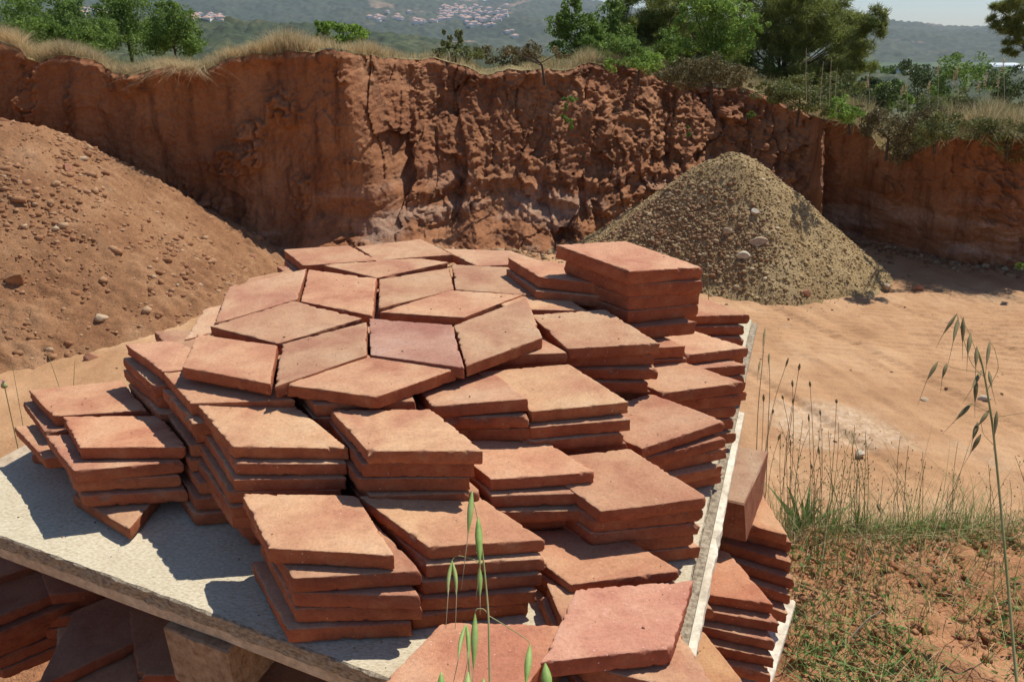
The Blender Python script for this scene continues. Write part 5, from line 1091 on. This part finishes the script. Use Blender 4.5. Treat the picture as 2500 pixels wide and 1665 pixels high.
grass('green_grass', 16000, -300, 1300, 1.6, G_MIX, .8, .004, 'greener grass behind the left cliff edge', lean=.3)
grass('green_grass', 22000, 1300, 2700, 1.6, G_MIX, .8, .004, 'greener grass behind the right cliff edge', lean=.3)
# grass hanging over the edge
P, px = edge_pts(5200, -100, 900, .05); k = rng.random(len(P)) < sstep(.0, .4, vnoise(P[:, 0] * 1.1, 6.)); P = P[k]; P[:, 1] -= .12
V, Fc = blades(P, rng.uniform(.12, .42, len(P)), .004, .5, 1.6, (0, -.75)); tag(mesh_np('hanging_grass', V, Fc, G_DRY, False), 'dry grass hanging over the left cliff edge', 'grass', kind='stuff')
P, px = edge_pts(1500, 2050, 2600, .05); P[:, 1] -= .1
V, Fc = blades(P, rng.uniform(.08, .36, len(P)), .003, .5, 1.6, (0, -.5)); tag(mesh_np('hanging_grass', V, Fc, G_MIX, False), 'tangled dry stems hanging over the right cliff edge', 'grass', kind='stuff')
# tall dry stalks at the right
STALK = m_simple('dry_stalk', [(.3, (.42, .33, .20)), (.7, (.60, .52, .38))], 9)
for i, (px, py0, py1) in enumerate([(1975, 250, 118), (2008, 265, 150), (2030, 262, 140), (2048, 270, 165), (2300, 300, 160), (2345, 300, 168), (2325, 305, 180), (2400, 300, 185), (2440, 310, 190), (2125, 280, 190), (2200, 285, 215), (2220, 300, 205), (2270, 300, 205), (2455, 320, 150), (2380, 300, 205)]):
    Yd = 13.6; a = at_y(px - 6, py0, Yd); b = at_y(px + random.uniform(-10, 14), py1, Yd); m = (a + b) / 2 + [random.uniform(-.03, .03), 0, 0]
    root = empty('dry_stalk', a); tag(root, 'tall dry seed stalk on the right cliff top', 'plant', 'tall dry stalks on the cliff top'); V, Fc = tube([a, m, b], [.0045, .004, .003], 4); part('stem', V, Fc, STALK, root)
    if i < 4: continue
    P = b + np.clip(rng.normal(size=(50, 3)), -1.6, 1.6) * [.011, .011, .06] - [0, 0, .06]; V, Fc = leaves(P, .028, 2.); part('seed_head', V, Fc, G_DRY, root, False)
# ---------------------------------------------------------------- foreground weeds
L_OAT = m_simple('oat_green', [(.3, (.16, .27, .05)), (.5, (.27, .38, .10)), (.7, (.42, .46, .18))], 60, 3, rough=.55, stretch=(1, 1, .3))
L_AWN = m_simple('oat_awn', [(.3, (.40, .30, .16)), (.7, (.55, .42, .24))], 30)
L_DRYOAT = m_simple('ripe_oat', [(.3, (.14, .12, .05)), (.7, (.30, .24, .11))], 60)
STEMG = m_simple('weed_stem', [(.3, (.26, .28, .10)), (.7, (.42, .38, .18))], 30)
STEMB = m_simple('brown_stem', [(.3, (.28, .20, .09)), (.7, (.44, .34, .17))], 30)
HEAD = m_simple('plantain_head', [(.3, (.18, .15, .06)), (.7, (.38, .32, .16))], 160, 3, 250, .001)
BLADE = m_leaf('fresh_blade', [(0, (.08, .17, .04)), (.5, (.15, .25, .06)), (1, (.28, .34, .11))], .3)
def spikelet(root, a, b, wpx, mat, D, awn=None, double=False):
    """a drooping oat spikelet from its neck a to its tip b (pixels), seen at distance D"""
    A, B = at_d(*a, D), at_d(*b, D * random.uniform(.97, 1.0)); w = wpx / F * D; ax = B - A
    sd = np.cross(ax, ray(*a)); sd /= np.linalg.norm(sd)
    for s_ in ((-1, 1) if double else (0,)):
        C = B + sd * s_ * w * .75; q = np.linspace(0, 1, 9); pts = A + (C - A) * q[:, None] + sd * (s_ * w * .25 * np.sin(q * pi))[:, None]
        r = w * .5 * np.array([.15, .55, .85, 1, .95, .8, .55, .3, .03]) * (.72 if double else 1)
        V, Fc = tube(pts, r, 8); part('spikelet', V, Fc, mat, root)
        if awn:
            E_ = at_d(awn[0] + s_ * wpx * .9, awn[1], D); V, Fc = tube([C - (C - A) * .25, C, E_], [.00045, .0004, .00018], 4); part('awn', V, Fc, L_AWN, root)
def stem(root, pix, D, r0, r1, mat, name='stem', z0=None):
    P = [at_d(x, y, D) for x, y in pix]; P = np.array(P); n = len(P); t = np.linspace(0, n - 1, n * 5); Q = np.stack([np.interp(t, np.arange(n), P[:, k]) for k in range(3)], 1)
    for _ in range(3): Q[1:-1] = (Q[:-2] + Q[1:-1] * 2 + Q[2:]) / 4
    if z0 is not None: Q = np.vstack([[Q[0, 0], Q[0, 1], z0], Q])
    V, Fc = tube(Q, np.linspace(r0, r1, len(Q)), 6); return part(name, V, Fc, mat, root)
def gz(x, y): return float(mound_z(x, y)) - .05
def oat(label, D, main, branches, spk, mat=L_OAT, r=.0011, smat=STEMG):
    b = at_d(*main[0], D); root = empty('wild_oat', (b[0], b[1], gz(b[0], b[1]))); tag(root, label, 'wild oat', 'wild oats in the foreground')
    stem(root, main, D, r, r * .5, smat, z0=gz(b[0], b[1]))
    for br in branches: stem(root, br, D, .0004, .0003, smat, 'branch')
    for s_ in spk: spikelet(root, s_[0], s_[1], s_[2], mat, D, s_[3], s_[4] if len(s_) > 4 else False)
oat('tallest green wild oat, bending over the front tiles', .62, [(1197, 1800), (1196, 1665), (1193, 1500), (1183, 1390), (1172, 1300), (1168, 1262)],
    [[(1180, 1378), (1150, 1362), (1115, 1355), (1103, 1368)], [(1194, 1500), (1180, 1485), (1163, 1485), (1159, 1500)], [(1172, 1300), (1163, 1250), (1153, 1215), (1153, 1198)], [(1194, 1503), (1240, 1530), (1290, 1562), (1294, 1575)]],
    [((1153, 1198), (1142, 1310), 15, (1126, 1440)), ((1167, 1262), (1172, 1385), 18, (1162, 1460)), ((1104, 1368), (1104, 1455), 13, (1100, 1535), True), ((1171, 1384), (1172, 1460), 13, (1172, 1500)), ((1160, 1498), (1156, 1640), 17, (1150, 1700)), ((1294, 1573), (1283, 1680), 17, (1275, 1760))])
oat('low pair of oat spikelets at the bottom edge, left of the tall oat', .60, [(1150, 1800), (1148, 1665), (1142, 1560), (1138, 1522)], [],
    [((1138, 1522), (1130, 1615), 14, (1112, 1700), True)])
oat('green oat spikelet rising at the bottom edge beside the pink tile', .58, [(1340, 1800), (1338, 1700), (1332, 1630)], [], [((1331, 1618), (1340, 1720), 24, (1342, 1760))])
oat('three oat tips just showing at the bottom edge', .58, [(1110, 1800), (1100, 1700), (1078, 1650)], [[(1120, 1760), (1140, 1690), (1143, 1648)], [(1130, 1780), (1175, 1700), (1180, 1660)]], [((1077, 1640), (1076, 1740), 20, None), ((1143, 1640), (1138, 1740), 17, None), ((1181, 1655), (1178, 1740), 16, None)])
oat('tall wild oat at the right with hanging ripe spikelets', 1.15, [(2500, 1800), (2482, 1665), (2462, 1440), (2440, 1200), (2424, 1040), (2408, 940), (2396, 880), (2385, 850)],
    [[(2408, 925), (2370, 890), (2345, 800), (2336, 768)], [(2400, 900), (2380, 850), (2365, 810), (2345, 772)], [(2412, 950), (2440, 900), (2428, 850), (2418, 838)], [(2420, 1010), (2380, 990), (2372, 985)], [(2430, 1090), (2400, 1060), (2395, 1030)], [(2424, 1020), (2470, 1012), (2560, 1000)], [(2408, 912), (2330, 900), (2290, 882)]],
    [((2336, 766), (2300, 820), 7, (2285, 850)), ((2340, 775), (2326, 840), 8, (2312, 900)), ((2352, 775), (2350, 840), 9, (2350, 880)), ((2370, 812), (2362, 870), 9, (2360, 910)), ((2417, 832), (2408, 895), 7, (2404, 930)), ((2385, 845), (2382, 900), 8, (2380, 940)), ((2290, 882), (2262, 930), 8, (2240, 990)), ((2312, 886), (2300, 925), 8, (2296, 960)), ((2396, 905), (2372, 950), 8, (2350, 985)), ((2384, 925), (2380, 985), 9, (2380, 1020)), ((2414, 905), (2422, 950), 7, (2432, 990)), ((2372, 985), (2330, 1028), 9, (2300, 1060)), ((2414, 1002), (2388, 1040), 8, (2376, 1070)), ((2434, 1003), (2428, 1065), 8, (2425, 1100)), ((2388, 1030), (2374, 1075), 9, (2368, 1110)), ((2395, 1060), (2370, 1105), 9, (2350, 1140))], mat=L_DRYOAT, r=.0019)
for i, (pts, sp) in enumerate([([(1845, 1180), (1850, 1000), (1862, 880), (1868, 812)], [((1868, 800), (1862, 850), 5, (1860, 880)), ((1856, 880), (1850, 915), 5, (1848, 940))]), ([(1870, 1200), (1876, 1020), (1880, 950), (1878, 880)], [((1878, 862), (1876, 890), 5, (1874, 920))])]):
    oat('thin dry oat by the right board edge, %s' % ('with the taller tip' if i == 0 else 'with the shorter tip'), 2.0, pts, [], sp, mat=L_DRYOAT, r=.0012, smat=STEMB)
# ribwort plantain stalks and other thin weeds behind the lower stack
def stalk(px, py_head, py_root, lean, kind, D=None):
    Yd = random.uniform(1.75, 2.15) if D is None else D
    b = at_y(px + lean, py_root, Yd); b[2] = gz(b[0], b[1]); h = at_y(px, py_head, Yd + random.uniform(-.1, .1)); m = (b + h) / 2 + np.array([random.gauss(0, .035), random.uniform(-.03, .03), random.uniform(0, .04)])
    root = empty('plantain_stalk' if kind == 'p' else 'weed_stalk', b); g_ = random.random() < .5
    tag(root, 'ribwort plantain stalk with a brown oval seed head, beside the lower stack' if kind == 'p' else 'thin wiry weed stalk with tiny buds, on the soil bank', 'weed', 'plantain stalks right of the tiles' if kind == 'p' else 'thin weed stalks on the soil bank')
    q = np.linspace(0, 1, 8)[:, None]; Q = b * (1 - q) ** 2 + 2 * q * (1 - q) * m + h * q * q; V, Fc = tube(Q, np.linspace(.0011, .0007, 8), 5); part('stem', V, Fc, STEMB if kind == 'p' or not g_ else STEMG, root)
    d = (Q[-1] - Q[-2]); d /= np.linalg.norm(d)
    if kind == 'p':
        L = random.uniform(.012, .028); q = np.linspace(0, 1, 7); V, Fc = tube(h + d * (q * L)[:, None], np.array([.0012, .0030, .0036, .0044, .0034, .0026, .0006]) * random.uniform(.7, 1.0), 8); part('seed_head', V, Fc, HEAD, root)
    else:
        S_ = []
        for k in range(random.randint(3, 7)):
            t = random.uniform(.55, 1); c = Q[int(t * 7)]; e = c + np.array([random.gauss(0, .02), random.gauss(0, .02), random.uniform(.005, .035)]); S_.append(tube([c, (c + e) / 2 + [0, 0, -.002], e], [.0006, .0005, .0004], 4)); 
            qq = np.linspace(0, 1, 5); S_.append(tube(e + np.array([0, 0, 1]) * (qq * .007)[:, None], np.array([.0005, .0015, .0018, .0012, .0003]), 5))
        for k in range(0, len(S_), 2): V, Fc = merge(S_[k:k + 2]); part('twig', V, Fc, STEMG, root)
for px, ph, pr, ln in [(1864, 980, 1290, -8), (1912, 975, 1290, -14), (1935, 945, 1290, -20), (1935, 985, 1285, -10), (1978, 945, 1300, 22), (2003, 1015, 1300, -6), (2042, 985, 1310, -28), (1975, 1030, 1300, 12), (2000, 1110, 1310, 0), (1982, 1145, 1320, 4), (1950, 905, 1290, -40), (1918, 895, 1285, -30), (1930, 1090, 1290, 2), (2148, 1248, 1380, 0), (2330, 1250, 1390, -8), (1886, 1010, 1285, 4), (1900, 1075, 1290, -3)]:
    stalk(px, ph, pr, ln, 'p')
R4 = random.Random(9)
for i in range(46):
    px = R4.choice([R4.uniform(1850, 2120), R4.uniform(2050, 2500)]); stalk(px, R4.uniform(1020, 1180) + max(px - 2000, 0) * .14, R4.uniform(1290, 1360) + max(px - 2200, 0) * .25, R4.gauss(0, 38), 'w')
for i in range(22):
    stalk(R4.uniform(1960, 2500), R4.uniform(1250, 1480), R4.uniform(1500, 1640), R4.uniform(-50, 50), 'w', R4.uniform(1.45, 1.8))
# plantain leaf rosettes
def rosette(px, py, n, L, label, mat=BLADE, Yd=None, w=.010):
    p = at_z(px, py, 2.1) if Yd is None else at_y(px, py, Yd); p[2] = gz(p[0], p[1]) + .02
    V, Fc = blades(np.repeat(p[None], n, 0) + rng.normal(0, .008, (n, 3)), rng.uniform(.6, 1.1, n) * L, w, .55, .35, lv=6); o = mesh_np('leaf_rosette', V, Fc, mat, False, loc=p); tag(o, label, 'weed')
rosette(1960, 1310, 16, .16, 'broad-bladed plantain leaves at the foot of the tallest stalks')
rosette(1925, 1290, 12, .13, 'plantain leaves touching the lower stack'); rosette(2020, 1300, 12, .13, 'plantain leaves just right of the broad-bladed rosette', w=.007)
rosette(2085, 1330, 22, .12, 'tuft of narrow green grass behind the soil clods', w=.003)
def surf_pts(n, x0, x1, y0, y1, w=None):
    x = rng.uniform(x0, x1, n); y = rng.uniform(y0, y1, n)
    if w is not None: k = rng.random(n) < w(x, y); x, y = x[k], y[k]
    return np.stack([x, y, mound_z(x, y) - .045], 1)
crest = lambda x, y: sstep(.16, .0, np.abs(y - (2.02 - .28 * np.clip(x - 1.6, 0, 3)))) * .9 + .10
P = surf_pts(26000, .75, 4., 1.2, 2.5, crest); V, Fc = blades(P, rng.uniform(.02, .10, len(P)), .0012, .7, .5); tag(mesh_np('bank_grass', V, Fc, BLADE, False), 'short fresh grass along the crest of the soil bank', 'grass', kind='stuff')
P = surf_pts(20000, .75, 4., 1.2, 2.4, crest); V, Fc = blades(P, rng.uniform(.02, .11, len(P)), .0010, .9, .6); tag(mesh_np('bank_straw', V, Fc, G_DRY, False), 'dry straw tangled along the crest of the soil bank', 'straw', kind='stuff')
P = surf_pts(14000, .8, 4.2, 1.5, 2.35, lambda x, y: crest(x, y) * (.35 + .65 * sstep(-.2, .4, vnoise(x * 3., 2.)))); V, Fc = blades(P, rng.gamma(2.2, .05, len(P)) + .03, .0010, .5, .35, lv=5); tag(mesh_np('tall_grass', V, Fc, BLADE, False), 'tall thin green grass standing on the crest of the soil bank', 'grass', kind='stuff')
P = surf_pts(8000, .8, 4.2, 1.5, 2.35, lambda x, y: crest(x, y) * (.3 + .7 * sstep(-.2, .4, vnoise(x * 3., 9.)))); V, Fc = blades(P, rng.gamma(2.2, .055, len(P)) + .03, .0009, .6, .3, lv=5); tag(mesh_np('tall_straw', V, Fc, G_DRY, False), 'tall bleached straw standing on the crest of the soil bank', 'grass', kind='stuff')
lowf = lambda x, y: sstep(1.72, 1.3, y) * .75 * sstep(-.5, .3, vnoise(x * 6, y * 6)) + .05
P = surf_pts(14000, .7, 2.6, .95, 1.9, lowf); V, Fc = blades(P, rng.uniform(.02, .11, len(P)), .0018, .9, .6); tag(mesh_np('bank_grass', V, Fc, BLADE, False), 'green grass spilling down the near side of the soil bank', 'grass', kind='stuff')
P = surf_pts(9000, .75, 2.6, 1.0, 2.1, lambda x, y: .12 + .5 * sstep(.1, .5, vnoise(x * 5, y * 5, 3.))); P[:, 2] += rng.uniform(.005, .04, len(P)); V, Fc = leaves(P, rng.uniform(.010, .026, len(P))); tag(mesh_np('clover', V, Fc, BLADE, False), 'small-leaved green weeds creeping over the soil bank', 'ground cover', kind='stuff')
P = surf_pts(7000, .7, 4., 1.0, 2.6); V, Fc = rocks(P + [0, 0, .008], np.clip(rng.gamma(1.5, .0045, len(P)) + .002, .002, .022), rough=.3); tag(mesh_np('soil_crumbs', V, Fc, MOUNDM), 'crumbly red soil clods covering the bank', 'soil', kind='stuff')
rootsz = lambda x, y: mound_z(x, y) - .03
stone(2255, 1405, 70, 60, REDS, 'big red clod with a pale crust on the soil bank', rootsz, 'clod', seed=21)
stone(2272, 1392, 44, 30, PALE, 'pale crumbly lump topping the big red clod', rootsz, 'clod', seed=22)
stone(2385, 1455, 34, 26, PALE, 'small pale lump right of the big red clod', rootsz, 'clod', seed=23)
stone(2445, 1510, 44, 36, REDS, 'dark reddish purple stone at the right edge of the bank', rootsz, 'stone', seed=24)
# dry twig on the bank
tw = [(2075, 1560), (2100, 1530), (2125, 1505), (2145, 1495), (2155, 1480)]; p = at_d(*tw[0], 2.25); root = empty('dry_twig', p); tag(root, 'bare pale twig lying on the soil bank', 'twig'); stem(root, tw, 2.25, .0022, .0015, STALK)
# left edge: thistle and grass by the board corner
b = at_y(12, 1100, 2.3); b[2] = gz(b[0], b[1]); h = at_y(12, 948, 2.2); root = empty('thistle', b); tag(root, 'purple tipped thistle at the left edge of the photo', 'thistle')
V, Fc = tube([b, (b + h) / 2 + [.01, 0, 0], h], [.002, .0018, .0015], 6); part('stem', V, Fc, STEMG, root); q = np.linspace(0, 1, 6); V, Fc = tube(h + np.array([0, 0, 1]) * (q * .022)[:, None], np.array([.003, .009, .010, .0085, .006, .002]), 8); part('seed_head', V, Fc, STEMG, root)
PUR = m_simple('thistle_purple', [(.3, (.35, .16, .34)), (.7, (.55, .34, .52))], 50); V, Fc = blades(np.repeat((h + [0, 0, .018])[None], 40, 0), .010, .0006, .5, .1); part('petals', V, Fc, PUR, root, False)
for (px, yy, n, L, lab) in ((20, 2.25, 70, .16, 'clump of fresh grass left of the board'), (60, 2.45, 40, .14, 'grass clump behind the left corner of the board')):
    p = at_y(px, 1100, yy); p[2] = gz(p[0], p[1]); V, Fc = blades(p + rng.normal(0, .05, (n, 3)) * [1, 1, 0], rng.uniform(.5, 1.2, n) * L * 1.8, .0015, .3, .3); tag(mesh_np('grass_clump', V, Fc, BLADE, False, loc=p), lab, 'grass')
for k, (pa, pb, lab) in enumerate((((150, 960), (112, 850), 'thin bent stem rising behind the left stack'), ((178, 965), (183, 880), 'thin upright stem behind the left stack'), ((60, 1060), (28, 880), 'pale leaning stem beside the thistle'), ((1730, 745), (1727, 608), 'lone dry grass stem standing behind the tallest stack'))):
    Yd = 2.6; a = at_y(*pa, Yd); c = at_y(*pb, Yd); g0 = a.copy(); g0[2] = gz(a[0], a[1]); root = empty('grass_plant', g0); tag(root, lab, 'grass'); V, Fc = tube([g0, a, (a + c) / 2, c], [.0014, .0013, .0012, .0006], 5); part('stem', V, Fc, STEMG, root)

# ---------------------------------------------------------------- air
hz = NT('haze_air'); hz.n.remove(hz.b); vol = hz.N('VolumePrincipled'); vol.inputs['Color'].default_value = (.74, .85, .98, 1); vol.inputs['Density'].default_value = 0.95e-4; vol.inputs['Anisotropy'].default_value = .2
hz.l.new(vol.outputs[0], hz.n['Material Output'].inputs['Volume'])
hx, hy0, hy1, h0, h1 = 4500, -300, 3900, -60, 330
V = [(-hx, hy0, h0), (hx, hy0, h0), (hx, hy1, h0), (-hx, hy1, h0), (-hx, hy0, h1), (hx, hy0, h1), (hx, hy1, h1), (-hx, hy1, h1)]
tag(mesh_np('haze', V, [[0, 3, 2, 1], [4, 5, 6, 7], [0, 1, 5, 4], [1, 2, 6, 5], [2, 3, 7, 6], [3, 0, 4, 7]], hz.m, False), kind='stuff')
